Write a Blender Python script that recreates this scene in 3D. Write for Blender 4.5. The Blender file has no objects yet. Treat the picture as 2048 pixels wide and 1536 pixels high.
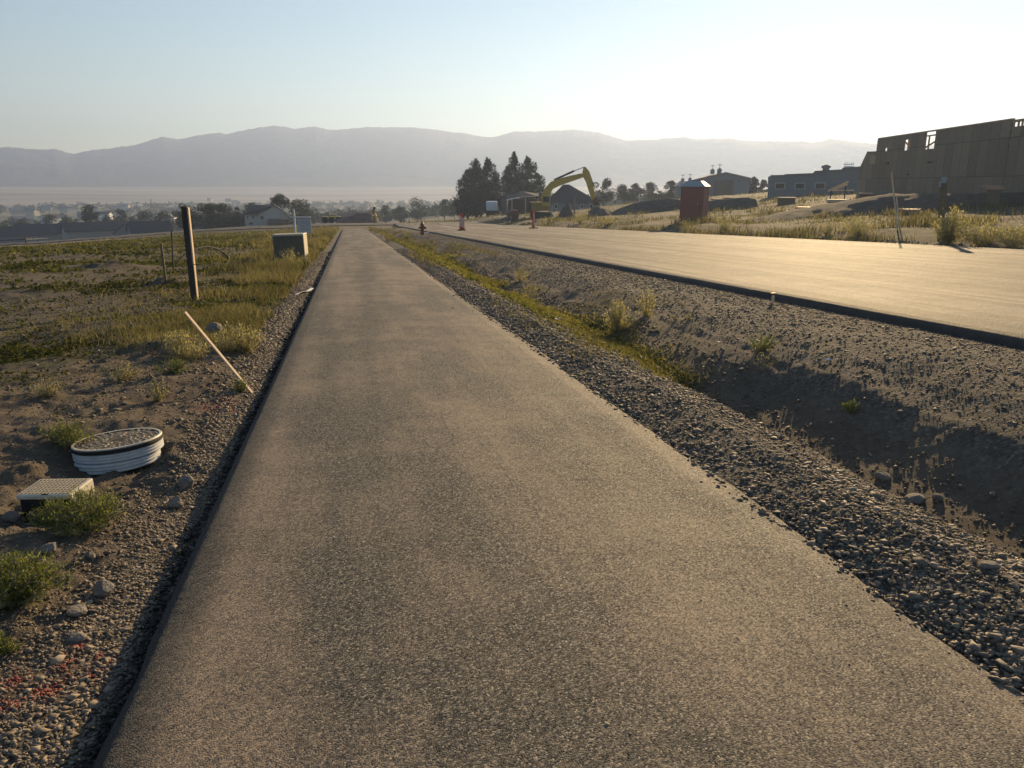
import bpy, bmesh, math, random
import numpy as np
from mathutils import Vector, Matrix, Quaternion
R = math.radians
random.seed(7)
rng = np.random.default_rng(11)
sc = bpy.context.scene
COL = sc.collection

# ---------------------------------------------------------------- camera
YAW, PITCH, CH, FPX = R(11.75), R(14.5), 1.6, 1538.0
cam = bpy.data.cameras.new('camera'); camo = bpy.data.objects.new('camera', cam); COL.objects.link(camo)
camo.location = (0, 0, CH); camo.rotation_euler = (R(90) - PITCH, 0, -YAW)
cam.sensor_width = 36; cam.lens = FPX / 2048 * 36; cam.clip_start = 0.05; cam.clip_end = 30000
sc.camera = camo
# ---------------------------------------------------------------- sun and sky
SUN_EL, SUN_AZ = R(14.5), R(34.0)            # azimuth from +Y towards +X
sdir = Vector((math.sin(SUN_AZ) * math.cos(SUN_EL), math.cos(SUN_AZ) * math.cos(SUN_EL), math.sin(SUN_EL)))
sun = bpy.data.lights.new('sun', 'SUN'); sun.energy = 5.0; sun.angle = R(0.6); sun.color = (1, .72, .38)
suno = bpy.data.objects.new('sun', sun); COL.objects.link(suno)
suno.rotation_euler = sdir.to_track_quat('Z', 'Y').to_euler(); suno.location = (60, 90, 60)
w = bpy.data.worlds.new('World'); sc.world = w; w.use_nodes = True
nt = w.node_tree; nt.nodes.clear()
sky = nt.nodes.new('ShaderNodeTexSky'); sky.sky_type = 'NISHITA'; sky.sun_disc = False
sky.sun_elevation = SUN_EL; sky.sun_rotation = SUN_AZ
sky.altitude = 1400; sky.air_density = 1.3; sky.dust_density = 0.08; sky.ozone_density = 1.5
bg = nt.nodes.new('ShaderNodeBackground'); bg.inputs['Strength'].default_value = 0.062
wo = nt.nodes.new('ShaderNodeOutputWorld')
nt.links.new(sky.outputs[0], bg.inputs[0]); nt.links.new(bg.outputs[0], wo.inputs[0])
sc.view_settings.view_transform = 'Standard'; sc.view_settings.look = 'None'
sc.view_settings.exposure = 1.04; sc.view_settings.gamma = 1
sc.view_settings.use_curve_mapping = False
HAZE_D = 4.0e-4; HAZE_G = .42

# ---------------------------------------------------------------- noise and terrain
def _h(ix, iy, s):
    n = (ix * 374761393 + iy * 668265263 + s * 1442695041) & 0xffffffff
    n = ((n ^ (n >> 13)) * 1274126177) & 0xffffffff
    return ((n ^ (n >> 16)) & 0xffff) / 65535.0
def vn(x, y, s=0):
    x = np.asarray(x, float); y = np.asarray(y, float)
    ix = np.floor(x).astype(np.int64); iy = np.floor(y).astype(np.int64)
    fx = x - ix; fy = y - iy; fx = fx * fx * (3 - 2 * fx); fy = fy * fy * (3 - 2 * fy)
    a = _h(ix, iy, s); b = _h(ix + 1, iy, s); c = _h(ix, iy + 1, s); d = _h(ix + 1, iy + 1, s)
    return (a * (1 - fx) + b * fx) * (1 - fy) + (c * (1 - fx) + d * fx) * fy
def fbm(x, y, s=0, o=4, g=.5):
    t = 0; a = 1.; n = 0
    for k in range(o):
        t = t + a * vn(x * 2 ** k + 17.3 * k, y * 2 ** k - 9.1 * k, s + k); n += a; a *= g
    return t / n * 2 - 1
def sst(x, a, b):
    t = np.clip((np.asarray(x, float) - a) / (b - a), 0, 1); return t * t * (3 - 2 * t)
PL, PR, PEND = -0.90, 2.2, 113.0             # path edges and end
RN, RF, REND = 6.72, 19.6, 122.0             # road edges and end
def slope(Y):
    return np.interp(Y, [-60, 0, 112, 134, 160, 300, 700, 20000], [2.3, 0, -4.31, -4.6, -6.3, -13, -28, -29])
def side(X, Y):
    f = sst(Y, 25, 100)
    l = np.interp(X, [-600, -200, -60, -40, -20, -5, 0], [-12, -8, -3, -1.9, -.6, -.05, 0]) * f
    r = np.interp(X, [19, 25, 32, 42, 55, 90, 200, 900], [0, .35, .8, 1.5, 2.9, 5.2, 9, 14])
    fade = 1 - sst(np.hypot(X, Y), 400, 800)
    return (l + r) * fade
PX = [-60, -10, -3, -1.75, -1.45, -1.22, -1.05, -.85, 2.1, 2.2, 2.35, 2.7, 3.0, 3.25, 3.5, 3.8, 4.2, 4.75, 5.2, 6.0, 6.4, 6.74, 6.95, 19.5, 19.8, 20.6, 23, 60]
PZ = [0, .02, .02, .0, -.04, -.07, -.1, -.13, -.12, -.07, -.03, .03, -.03, -.12, -.33, -.45, -.26, .03, .13, .19, .215, .205, .06, .2, .36, .30, .62, .62]
MOUNDS = []                                  # (x, y, radius, height)
def roadz(X, Y):
    X = np.asarray(X, float)
    z = np.interp(X, [6.72, 6.78, 6.84, 6.95, 13, 19.3, 19.7], [.12, .23, .30, .325, .45, .50, .42])
    return slope(Y) + z + side(X, Y) * (X > 19)
def pathz(X, Y):
    X = np.asarray(X, float)
    z = np.interp(X, [-.90, -.865, -.81, -.68, .6, 2.0, 2.2], [-.13, -.06, -.012, .0, .022, .0, -.03])
    return slope(Y) + z + .005 * fbm(X * 1.3, np.asarray(Y) * .8, 3, 3) + .003 * fbm(X * 3.1, np.asarray(Y) * .5, 5, 2)
def H(X, Y):
    X = np.asarray(X, float); Y = np.asarray(Y, float)
    r = np.hypot(X, Y)
    near = 1 - sst(Y, 96, 112)
    Xw = X + .10 * fbm(Y * .5, X * 0, 21, 3) * (np.abs(X - 3.3) < 1.3)
    P = np.interp(Xw, PX, PZ)
    P = np.where((X > 2.8) & (X < 5) & (P < 0), P * (.95 - .43 * sst(Y, 7, 10)), P)
    far = np.interp(X, [-60, 19, 23, 60], [0, .05, .62, .62])
    z = slope(Y) + side(X, Y) + P * near + far * (1 - near)
    # field on the left
    lf = sst(-X, 1.05, 2.2) * (1 - sst(r, 140, 240))
    z = z + lf * (.05 * fbm(X * .55, Y * .55, 31, 4) + .16 * fbm(X * .12, Y * .12, 33, 2) * sst(-X, 2, 6)
                  + .055 * np.abs(fbm(X * 2.6, Y * 2.6, 35, 4)))
    nl = sst(-X, 1.0, 1.3) * (1 - sst(Y, 9, 16))
    z = z + nl * (.035 * np.abs(fbm(X * 8, Y * 8, 37, 3)) + .03 * fbm(X * 3, Y * 3, 39, 2))
    # gravel berm, ditch and its far bank
    b = sst(X, 2.2, 2.5) * (1 - sst(X, 6.0, 6.25)) * near
    z = z + b * (.03 * fbm(X * 1.2, Y * 1.2, 41, 4) + .012 * fbm(X * 7, Y * 7, 43, 3))
    bank = sst(X, 3.55, 4.2) * (1 - sst(X, 5.0, 5.7)) * near
    rib = fbm(Y * .42 - X * .5, X * .25, 45, 3)
    z = z + bank * .2 * rib
    # rough ground beyond the road
    rr = sst(X, 20, 22) * (1 - sst(r, 250, 400))
    z = z + rr * (.12 * fbm(X * .3, Y * .3, 51, 4) + .06 * np.abs(fbm(X * 1.1, Y * 1.1, 53, 3)))
    z = z + sst(Y, 124, 150) * .3 * fbm(X * .05, Y * .05, 57, 3) * (1 - sst(r, 900, 1500))
    z = z + sst(r, 1500, 2600) * 26
    for (mx, my, mr, mh) in MOUNDS:
        d = np.hypot(X - mx, Y - my) / mr
        z = z + mh * np.exp(-d * d * 1.6) * (1 + .5 * fbm(X * 3 / mr, Y * 3 / mr, 61, 3))
    return z
def surf(X, Y):
    X = np.asarray(X, float); Y = np.asarray(Y, float)
    z = H(X, Y)
    z = np.where((X > RN) & (X < RF) & (Y < REND), roadz(X, Y), z)
    return np.where((X > PL) & (X < PR) & (Y < PEND), pathz(X, Y), z)
def ray(px, py):
    cy, sy, cp, sp = math.cos(YAW), math.sin(YAW), math.cos(PITCH), math.sin(PITCH)
    f = Vector((sy * cp, cy * cp, -sp)); r = Vector((cy, -sy, 0)); u = Vector((sy * sp, cy * sp, cp))
    return f + r * ((px - 1024) / FPX) + u * ((768 - py) / FPX)
def at(px, py, tmin=1.5):
    """ground point seen at a photograph pixel"""
    d = ray(px, py); d = d / math.hypot(d.x, d.y)
    t = np.concatenate([np.arange(tmin, 60, .02), np.arange(60, 600, .25), np.arange(600, 5000, 5)])
    below = (CH + d.z * t) < surf(d.x * t, d.y * t)
    i = int(np.argmax(below)) if below.any() else len(t) - 1
    x, y = d.x * t[i], d.y * t[i]
    return Vector((x, y, float(surf(x, y))))
def onray(px, py, D):
    d = ray(px, py); d = d / math.hypot(d.x, d.y)
    return Vector((d.x * D, d.y * D, CH + d.z * D))
def ground(px, D):
    d = ray(px, 400); d = d / math.hypot(d.x, d.y)
    return Vector((d.x * D, d.y * D, float(surf(d.x * D, d.y * D))))
for (px, py, mr, mh) in [(215, 535, 1.1, .20), (500, 535, .7, .30), (332, 567, .45, .17), (600, 523, .8, .12),
                         (345, 700, .55, .12), (60, 925, .22, .09), (210, 660, 1.2, .12), (60, 880, .35, .06),
                         (395, 770, .5, .07), (330, 930, .4, .05), (150, 515, 1.6, .12), (430, 535, .7, .15), (60, 590, 1.4, .1)]:
    p = at(px, py); MOUNDS.append((p.x, p.y, mr, mh))
for (px, py, D, mr, mh) in [(165, 950, 5.38, .75, -.16), (240, 885, 5.9, .5, -.11), (100, 1010, 5.0, .30, -.12)]:   # hollows dug in front of the two covers
    p = onray(px, py, D); MOUNDS.append((p.x, p.y, mr, mh))

# ---------------------------------------------------------------- object helpers
def tag(o, label=None, cat=None, group=None, kind=None):
    if label: o['label'] = label
    if cat: o['category'] = cat
    if group: o['group'] = group
    if kind: o['kind'] = kind
    return o
def empty(name, loc, rz=0, label=None, cat=None, group=None, rot=None):
    o = bpy.data.objects.new(name, None); COL.objects.link(o); o.empty_display_size = .2
    o.location = loc; o.rotation_euler = rot if rot else (0, 0, rz)
    return tag(o, label, cat, group)
def npmesh(name, V, F, mat, parent=None, attrs=None, smooth=False, mats=None, midx=None):
    me = bpy.data.meshes.new(name)
    V = np.asarray(V, np.float32); F = np.asarray(F, np.int32)
    me.vertices.add(len(V)); me.vertices.foreach_set('co', V.ravel())
    n, k = F.shape
    me.loops.add(n * k); me.loops.foreach_set('vertex_index', F.ravel())
    me.polygons.add(n); me.polygons.foreach_set('loop_start', np.arange(0, n * k, k, dtype=np.int32))
    try: me.polygons.foreach_set('loop_total', np.full(n, k, np.int32))
    except Exception: pass
    me.update(calc_edges=True)
    if smooth: me.polygons.foreach_set('use_smooth', np.ones(n, bool))
    for a, v in (attrs or {}).items():
        t = me.attributes.new(a, 'FLOAT', 'POINT'); t.data.foreach_set('value', np.asarray(v, np.float32))
    me.materials.append(mat)
    o = bpy.data.objects.new(name, me); COL.objects.link(o)
    if parent: o.parent = parent
    return o
class MB:
    def __init__(s): s.v = []; s.f = []
    def add(s, V, F):
        b = len(s.v); s.v += [tuple(p) for p in V]; s.f += [tuple(i + b for i in f) for f in F]; return s
    def box(s, c, d, rot=None, ch=0):
        x, y, z = d[0] / 2, d[1] / 2, d[2] / 2
        bm = bmesh.new(); bmesh.ops.create_cube(bm, size=1)
        for v in bm.verts: v.co = Vector((v.co.x * d[0], v.co.y * d[1], v.co.z * d[2]))
        if ch: bmesh.ops.bevel(bm, geom=list(bm.edges), offset=ch, segments=2, affect='EDGES', profile=.5)
        M = (rot.to_matrix() if hasattr(rot, 'to_matrix') else rot) if rot is not None else Matrix.Identity(3)
        bm.verts.index_update()
        s.add([M @ v.co + Vector(c) for v in bm.verts], [[v.index for v in f.verts] for f in bm.faces]); bm.free(); return s
    def bar(s, a, b, wd, th, up=(0, 0, 1)):
        a = Vector(a); b = Vector(b); d = b - a; L = d.length; d.normalize()
        u = Vector(up)
        if abs(d.dot(u)) > .98: u = Vector((0, 1, 0))
        sd = d.cross(u).normalized(); u = sd.cross(d)
        M = Matrix((sd, d, u)).transposed()
        return s.box((a + b) / 2, (wd, L, th), M)
    def tube(s, pts, rad, n=8, cap=True):
        pts = [Vector(p) for p in pts]
        if not isinstance(rad, (list, tuple)): rad = [rad] * len(pts)
        V = []; F = []; prev = None
        for i, p in enumerate(pts):
            d = (pts[min(i + 1, len(pts) - 1)] - pts[max(i - 1, 0)]).normalized()
            if prev is None:
                a = Vector((0, 0, 1)) if abs(d.z) < .9 else Vector((1, 0, 0)); prev = d.cross(a).normalized()
            prev = (prev - d * prev.dot(d)).normalized(); q = d.cross(prev)
            for k in range(n):
                t = 2 * math.pi * k / n; V.append(p + (prev * math.cos(t) + q * math.sin(t)) * rad[i])
        for i in range(len(pts) - 1):
            for k in range(n):
                F.append((i * n + k, i * n + (k + 1) % n, (i + 1) * n + (k + 1) % n, (i + 1) * n + k))
        if cap: F.append(tuple(range(n))[::-1]); F.append(tuple((len(pts) - 1) * n + k for k in range(n)))
        return s.add(V, F)
    def lathe(s, prof, n=20, c=(0, 0, 0), M=None, cap=True):
        V = []; F = []; c = Vector(c)
        for (r, z) in prof:
            for k in range(n):
                t = 2 * math.pi * k / n; p = Vector((r * math.cos(t), r * math.sin(t), z)); V.append((M @ p if M else p) + c)
        for i in range(len(prof) - 1):
            for k in range(n):
                F.append((i * n + k, i * n + (k + 1) % n, (i + 1) * n + (k + 1) % n, (i + 1) * n + k))
        if cap:
            if prof[0][0] > 1e-5: F.append(tuple(range(n))[::-1])
            if prof[-1][0] > 1e-5: F.append(tuple((len(prof) - 1) * n + k for k in range(n)))
        return s.add(V, F)
    def prism(s, poly, y0, y1):
        """poly in the local XZ plane, extruded along Y"""
        n = len(poly)
        V = [(x, y0, z) for x, z in poly] + [(x, y1, z) for x, z in poly]
        F = [tuple(range(n)), tuple(range(2 * n - 1, n - 1, -1))] + [(i, i + n, (i + 1) % n + n, (i + 1) % n) for i in range(n)]
        return s.add(V, F)
    def build(s, name, mat, parent=None, loc=None, rz=0, smooth=False, bevel=0, rot=None):
        me = bpy.data.meshes.new(name); me.from_pydata(s.v, [], s.f)
        bm = bmesh.new(); bm.from_mesh(me)
        bmesh.ops.recalc_face_normals(bm, faces=bm.faces)
        if bevel: bmesh.ops.bevel(bm, geom=[e for e in bm.edges if e.calc_face_angle(0) > .6], offset=bevel, segments=2, affect='EDGES')
        bm.to_mesh(me); bm.free()
        if smooth:
            for p in me.polygons: p.use_smooth = True
            try: me.set_sharp_from_angle(angle=R(38))
            except Exception: pass
        me.materials.append(mat)
        o = bpy.data.objects.new(name, me); COL.objects.link(o)
        if parent: o.parent = parent
        if loc is not None: o.location = loc
        if rz: o.rotation_euler = (0, 0, rz)
        if rot: o.rotation_euler = rot
        return o

# ---------------------------------------------------------------- materials
class NT:
    def __init__(s, name):
        s.m = bpy.data.materials.new(name); s.m.use_nodes = True; s.t = s.m.node_tree; s.t.nodes.clear()
        s.out = s.n('ShaderNodeOutputMaterial'); s.tc = s.n('ShaderNodeTexCoord')
    def n(s, t, **k):
        o = s.t.nodes.new(t)
        for a, b in k.items(): setattr(o, a, b)
        return o
    def l(s, a, b): s.t.links.new(a, b)
    def val(s, sock, v):
        if hasattr(v, 'is_linked') or hasattr(v, 'links'): s.l(v, sock)
        else: sock.default_value = v
    def noise(s, sc_, det=4, rough=.55, co=None, scale=None, dist=0):
        o = s.n('ShaderNodeTexNoise'); o.inputs['Scale'].default_value = sc_; o.inputs['Detail'].default_value = det
        o.inputs['Roughness'].default_value = rough; o.inputs['Distortion'].default_value = dist
        src = co or s.tc.outputs['Object']
        if scale:
            mp = s.n('ShaderNodeMapping'); mp.inputs['Scale'].default_value = scale; s.l(src, mp.inputs[0]); src = mp.outputs[0]
        s.l(src, o.inputs['Vector']); return o.outputs['Fac']
    def voro(s, sc_, out='Distance', co=None, feature='F1'):
        o = s.n('ShaderNodeTexVoronoi', feature=feature); o.inputs['Scale'].default_value = sc_
        s.l(co or s.tc.outputs['Object'], o.inputs['Vector']); return o.outputs[out]
    def ramp(s, f, pts, interp='LINEAR'):
        o = s.n('ShaderNodeValToRGB'); e = o.color_ramp.elements; o.color_ramp.interpolation = interp
        while len(e) < len(pts): e.new(.5)
        for q, (p, c) in zip(e, pts):
            q.position = p; q.color = (*c, 1) if isinstance(c, tuple) else (c, c, c, 1)
        s.l(f, o.inputs[0]); return o.outputs[0]
    def mix(s, f, a, b, mode='MIX'):
        o = s.n('ShaderNodeMix', data_type='RGBA', blend_type=mode)
        s.val(o.inputs[0], f)
        for sk, v in ((o.inputs[6], a), (o.inputs[7], b)):
            s.val(sk, v if not isinstance(v, tuple) else (*v, 1))
        return o.outputs[2]
    def math(s, op, a, b=0., c=None):
        o = s.n('ShaderNodeMath', operation=op); s.val(o.inputs[0], a); s.val(o.inputs[1], b)
        if c is not None: s.val(o.inputs[2], c)
        return o.outputs[0]
    def attr(s, name):
        o = s.n('ShaderNodeAttribute'); o.attribute_name = name; return o.outputs['Fac']
    def bump(s, h, strength=.5, dist=.01, nrm=None):
        o = s.n('ShaderNodeBump'); o.inputs['Strength'].default_value = strength; o.inputs['Distance'].default_value = dist
        s.l(h, o.inputs['Height'])
        if nrm: s.l(nrm, o.inputs['Normal'])
        return o.outputs[0]
    def bsdf(s, col, rough=.8, nrm=None, spec=.3, metal=0.):
        b = s.n('ShaderNodeBsdfPrincipled')
        s.val(b.inputs['Base Color'], col if not isinstance(col, tuple) else (*col, 1))
        s.val(b.inputs['Roughness'], rough); b.inputs['Specular IOR Level'].default_value = spec; b.inputs['Metallic'].default_value = metal
        if nrm: s.l(nrm, b.inputs['Normal'])
        s.l(b.outputs[0], s.out.inputs[0]); s.b = b; return s.m
def simple(name, c, rough=.7, var=.25, sc_=8, bump=.2, bd=.01, metal=0., spec=.35, c2=None):
    m = NT(name); f = m.noise(sc_, 5, .6)
    a = tuple(x * (1 - var) for x in c); b = c2 or tuple(min(1, x * (1 + var)) for x in c)
    col = m.ramp(f, [(.3, a), (.7, b)])
    return m.bsdf(col, rough, m.bump(m.noise(sc_ * 5, 4), bump, bd), spec, metal)
def leafy(name, ca, cb, trans=.45, dry=None):
    m = NT(name); t = m.attr('tone')
    col = m.ramp(t, [(0, ca), (.75, cb), (1, dry or cb)])
    d = m.n('ShaderNodeBsdfDiffuse'); m.l(col, d.inputs[0])
    q = m.n('ShaderNodeBsdfTranslucent'); m.l(m.mix(1., col, (1.0, 1.0, .55), 'MULTIPLY'), q.inputs[0])
    x = m.n('ShaderNodeMixShader'); x.inputs[0].default_value = trans
    m.l(d.outputs[0], x.inputs[1]); m.l(q.outputs[0], x.inputs[2]); m.l(x.outputs[0], m.out.inputs[0]); return m.m

def asphalt(name, dust=(.16, .135, .105), base=(.055, .052, .048), track_scale=(1.2, .12, 1), amt=.5, rough=.8, lines=0., edge_shade=None, grain=.6):
    m = NT(name)
    agg = m.voro(150, 'Color'); ag = m.n('ShaderNodeSeparateColor'); m.l(agg, ag.inputs[0])
    stone = m.ramp(ag.outputs[0], [(0, tuple(x * .5 for x in base)), (.55, base), (.85, tuple(x * 2.0 for x in base)), (1, (.25, .22, .19))])
    tr = m.noise(1.0, 5, .6, scale=track_scale); pt = m.noise(.9, 4, .65)
    d = m.math('MULTIPLY', m.ramp(m.math('ADD', m.math('MULTIPLY', tr, .6), m.math('MULTIPLY', pt, .4)), [(.43, .0), (.58, 1.)]), amt)
    fine = m.noise(60, 3, .7)
    d2 = m.math('MULTIPLY', d, m.ramp(fine, [(.3, .4), (.7, 1.)]))
    col = m.mix(d2, stone, dust)
    if lines:
        ln = m.noise(1.0, 5, .7, scale=(2.6, .035, 1), dist=.4)
        col = m.mix(m.math('MULTIPLY', m.ramp(ln, [(.47, 0.), (.60, 1.)]), lines), col, tuple(x * .6 for x in base))
    col = m.mix(m.ramp(m.noise(3.0, 3, .6), [(.62, 0.), (.8, .25)]), col, (.10, .075, .06))
    if edge_shade:                                   # shade along the asphalt edge, painted in as a dark dust-free band
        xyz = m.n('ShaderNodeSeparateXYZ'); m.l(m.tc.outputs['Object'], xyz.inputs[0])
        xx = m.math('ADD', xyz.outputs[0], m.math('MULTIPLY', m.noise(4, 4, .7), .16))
        col = m.mix(m.ramp(m.math('MULTIPLY_ADD', xx, 1 / (edge_shade[1] - edge_shade[0]), -edge_shade[0] / (edge_shade[1] - edge_shade[0])), [(0, 1.), (1, 0.)]), col, (.034, .032, .03))
    h = m.math('ADD', m.math('MULTIPLY', m.voro(150), -.7), m.math('MULTIPLY', m.noise(160, 3, .7), .8))
    n0 = m.bump(h, .8, .006, m.bump(m.noise(1.6, 4, .6), .45, .05))
    jc = m.n('ShaderNodeVectorMath', operation='SUBTRACT'); m.l(agg, jc.inputs[0]); jc.inputs[1].default_value = (.5, .5, .5)
    js = m.n('ShaderNodeVectorMath', operation='SCALE'); m.l(jc.outputs[0], js.inputs[0]); js.inputs['Scale'].default_value = grain
    ja = m.n('ShaderNodeVectorMath', operation='ADD'); m.l(js.outputs[0], ja.inputs[0]); m.l(n0, ja.inputs[1])
    jn = m.n('ShaderNodeVectorMath', operation='NORMALIZE'); m.l(ja.outputs[0], jn.inputs[0]); n1 = jn.outputs[0]; n2 = n1
    return m.bsdf(col, rough, n2, .35)
M_PATH = asphalt('path_asphalt', dust=(.26, .20, .145), base=(.055, .050, .044), amt=1.0, edge_shade=(-.72, -.52))
M_ROAD = asphalt('road_asphalt', dust=(.36, .295, .22), base=(.07, .063, .056), track_scale=(.9, .05, 1), amt=.9, rough=.8, lines=.85, edge_shade=(6.85, 7.2))
M_STREET = asphalt('street_asphalt', amt=.3)

def ground_mat():
    m = NT('ground_soil')
    n1 = m.noise(1.7, 6, .65); n2 = m.noise(14, 5, .7); n3 = m.noise(70, 4, .7)
    soil = m.ramp(m.math('ADD', m.math('MULTIPLY', n1, .5), m.math('MULTIPLY', n2, .5)),
                  [(.3, (.085, .066, .048)), (.5, (.145, .115, .085)), (.68, (.22, .18, .135))])
    pebble = m.voro(38, 'Color'); pc = m.n('ShaderNodeSeparateColor'); m.l(pebble, pc.inputs[0])
    grav = m.ramp(pc.outputs[0], [(0, (.06, .052, .043)), (.5, (.125, .108, .088)), (.85, (.2, .175, .145)), (1, (.34, .30, .25))])
    col = m.mix(m.attr('gravel'), soil, grav)
    gr = m.ramp(m.noise(5, 5, .7), [(.3, (.05, .052, .025)), (.6, (.09, .088, .04)), (.8, (.16, .14, .07))])
    gf = m.math('MULTIPLY', m.attr('grass'), m.ramp(n2, [(.35, .35), (.6, 1.)]))
    col = m.mix(gf, col, gr)
    col = m.mix(m.math('MULTIPLY', m.attr('paint'), m.ramp(m.noise(20, 4, .7), [(.45, 0.), (.6, 1.)])), col, (.33, .05, .035))
    # valley
    va = m.noise(.004, 5, .6, scale=(1, 2.2, 1)); vb = m.noise(.02, 4, .65)
    val = m.ramp(m.math('ADD', m.math('MULTIPLY', va, .65), m.math('MULTIPLY', vb, .35)),
                 [(.36, (.05, .065, .03)), (.48, (.10, .11, .06)), (.56, (.22, .18, .11)), (.68, (.13, .13, .08))])
    col = m.mix(m.attr('valley'), col, val)
    ta = m.noise(.0025, 5, .6, scale=(.5, 2.5, 1))
    tan = m.ramp(ta, [(.30, (.13, .125, .09)), (.45, (.25, .21, .155)), (.58, (.38, .32, .23)), (.70, (.15, .14, .10))])
    col = m.mix(m.attr('tan'), col, tan)
    h = m.math('ADD', m.math('MULTIPLY', n2, .6), m.math('MULTIPLY', n3, .45))
    pv = m.math('MULTIPLY', m.math('SUBTRACT', 1., m.voro(38)), m.math('MULTIPLY', m.attr('gravel'), .6))
    nn = m.bump(m.math('ADD', h, pv), 1., .045)
    return m.bsdf(col, .95, nn, .15)
M_GROUND = ground_mat()
def stone_mat(name, lo, hi):
    m = NT(name); t = m.attr('tone')
    c = m.ramp(t, [(0, lo), (.6, tuple((a + b) / 2 for a, b in zip(lo, hi))), (1, hi)])
    c = m.mix(.35, c, m.ramp(m.noise(45, 4, .6), [(.3, tuple(x * .6 for x in lo)), (.7, hi)]))
    return m.bsdf(c, .75, m.bump(m.noise(120, 3), .5, .004), .25)
M_STONE = stone_mat('crushed_gravel', (.095, .078, .060), (.37, .30, .225))
M_CLOD = stone_mat('soil_clods', (.10, .078, .055), (.27, .22, .16))
M_REDST = stone_mat('painted_stones', (.16, .045, .035), (.36, .10, .075))
M_ROCK = simple('rock', (.20, .175, .145), .9, .3, 14, .6, .02)
M_WOOD = simple('weathered_wood', (.20, .15, .10), .85, .3, 20, .4)
M_DWOOD = simple('dark_post_wood', (.05, .046, .042), .85, .3, 20, .4)
M_LATH = simple('new_pine', (.75, .56, .36), .7, .15, 20, .2)
M_OSB = simple('sheathing_board', (.24, .185, .125), .8, .15, 2.5, .15)
M_STUD = simple('stud_lumber', (.42, .30, .18), .8, .15, 10, .2)
M_WHITE = simple('white_paint', (.72, .72, .70), .5, .06, 8, .05)
M_CREAM = simple('cream_plastic', (.62, .56, .44), .5, .15, 12, .1)
M_RING = simple('white_concrete_ring', (.55, .56, .56), .6, .12, 14, .25, .006)
M_BLACK = simple('black_plastic', (.02, .02, .02), .85, .2, 10, .05)
M_DARK = simple('dark_void', (.015, .014, .013), .9, .1)
M_TANBOX = simple('tan_green_box', (.125, .108, .08), .6, .12, 6, .1)
M_TANLID_SUN = simple('tan_lid_sunlit_side', (.46, .40, .29), .55, .1, 6, .1)
M_YEL = simple('yellow_machine_paint', (.52, .36, .06), .45, .15, 3, .05)
M_STEEL = simple('bright_steel', (.55, .55, .55), .25, .1, 5, .05, metal=.9)
M_RUST = simple('rusty_steel', (.16, .085, .05), .7, .3, 5, .2)
M_TRACK = simple('dark_machine_steel', (.035, .033, .03), .7, .2, 5, .1)
M_GLASS = simple('dark_window_glass', (.03, .035, .04), .1, .1, 3, .0, spec=.6)
M_RED = simple('orange_red_plastic', (.60, .07, .035), .5, .12, 6, .05)
M_REFL = simple('white_reflective_sheet', (.75, .70, .66), .5, .06, 6, .02)
M_MAROON = simple('dull_red_paint', (.22, .05, .035), .5, .2, 10, .1)
M_LOO = simple('terracotta_plastic', (.30, .12, .09), .55, .1, 4, .05)
M_GREYPL = simple('grey_plastic', (.34, .36, .38), .5, .1, 4, .05)
M_ROOFD = simple('dark_shingles', (.045, .045, .048), .9, .25, 6, .4, .02)
M_ROOFG = simple('grey_metal_roof', (.20, .21, .22), .6, .15, 3, .1)
M_STUCCO = simple('pale_stucco', (.44, .42, .37), .9, .1, 3, .1)
M_GREYW = simple('grey_siding', (.20, .21, .215), .8, .12, 3, .1)
M_BROWNW = simple('brown_wall', (.15, .105, .075), .85, .2, 3, .1)
M_DIRT = simple('dug_soil', (.115, .09, .068), .95, .35, 2.2, .9, .12)
M_BARK = simple('bark', (.075, .06, .045), .9, .3, 8, .4)
M_TRUCK = simple('white_blue_panel', (.55, .60, .66), .45, .06, 2, .03)
M_LEAF = leafy('tree_leaves', (.018, .028, .012), (.06, .075, .03), .35)
M_CONIF = leafy('dark_tree_leaves', (.012, .02, .010), (.055, .07, .032), .25)
M_GRASS = leafy('green_ground_cover', (.035, .042, .016), (.12, .125, .04), .45, (.24, .20, .10))
M_DITCH = leafy('ditch_green', (.06, .068, .022), (.19, .185, .06), .5, (.30, .26, .13))
M_DRY = leafy('dry_grass', (.09, .085, .045), (.25, .22, .125), .45, (.40, .34, .22))
M_WEED = leafy('weed_leaves', (.22, .20, .11), (.56, .50, .32), .55, (.70, .62, .44))
M_WEEDG = leafy('fresh_weed_leaves', (.06, .09, .02), (.22, .27, .06), .6, (.34, .32, .12))
# ---------------------------------------------------------------- the ground: one polar sheet out to the far side of the valley
def build_ground():
    nr = 1250
    rad = np.concatenate([np.exp(np.linspace(math.log(.7), math.log(60), 830)), np.exp(np.linspace(math.log(60), math.log(2700), 371))[1:]])
    c = math.degrees(YAW)
    fine = np.arange(c - 46, c + 46.01, .19)
    coarse = np.arange(c + 46, c + 314, 4.0)[1:]
    ang = np.radians(np.concatenate([fine, coarse]))
    A, Rr = np.meshgrid(ang, rad)
    X = Rr * np.sin(A); Y = Rr * np.cos(A)
    Z = H(X, Y)
    m, n = X.shape
    V = np.stack([X, Y, Z], -1).reshape(-1, 3)
    i = np.arange(m - 1)[:, None] * n; j = np.arange(n)[None, :]; j2 = (j + 1) % n
    F = np.stack([i + j, i + n + j, i + n + j2, i + j2], -1).reshape(-1, 4)
    V = np.vstack([V, [[0, 0, float(H(0., 0.))]]]); ctr = len(V) - 1
    X = V[:, 0]; Y = V[:, 1]; r = np.hypot(X, Y)
    at_ = masks(X, Y)
    o = npmesh('ground', V, F, M_GROUND, attrs=at_, smooth=True)
    return tag(o, kind='structure')
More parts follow.
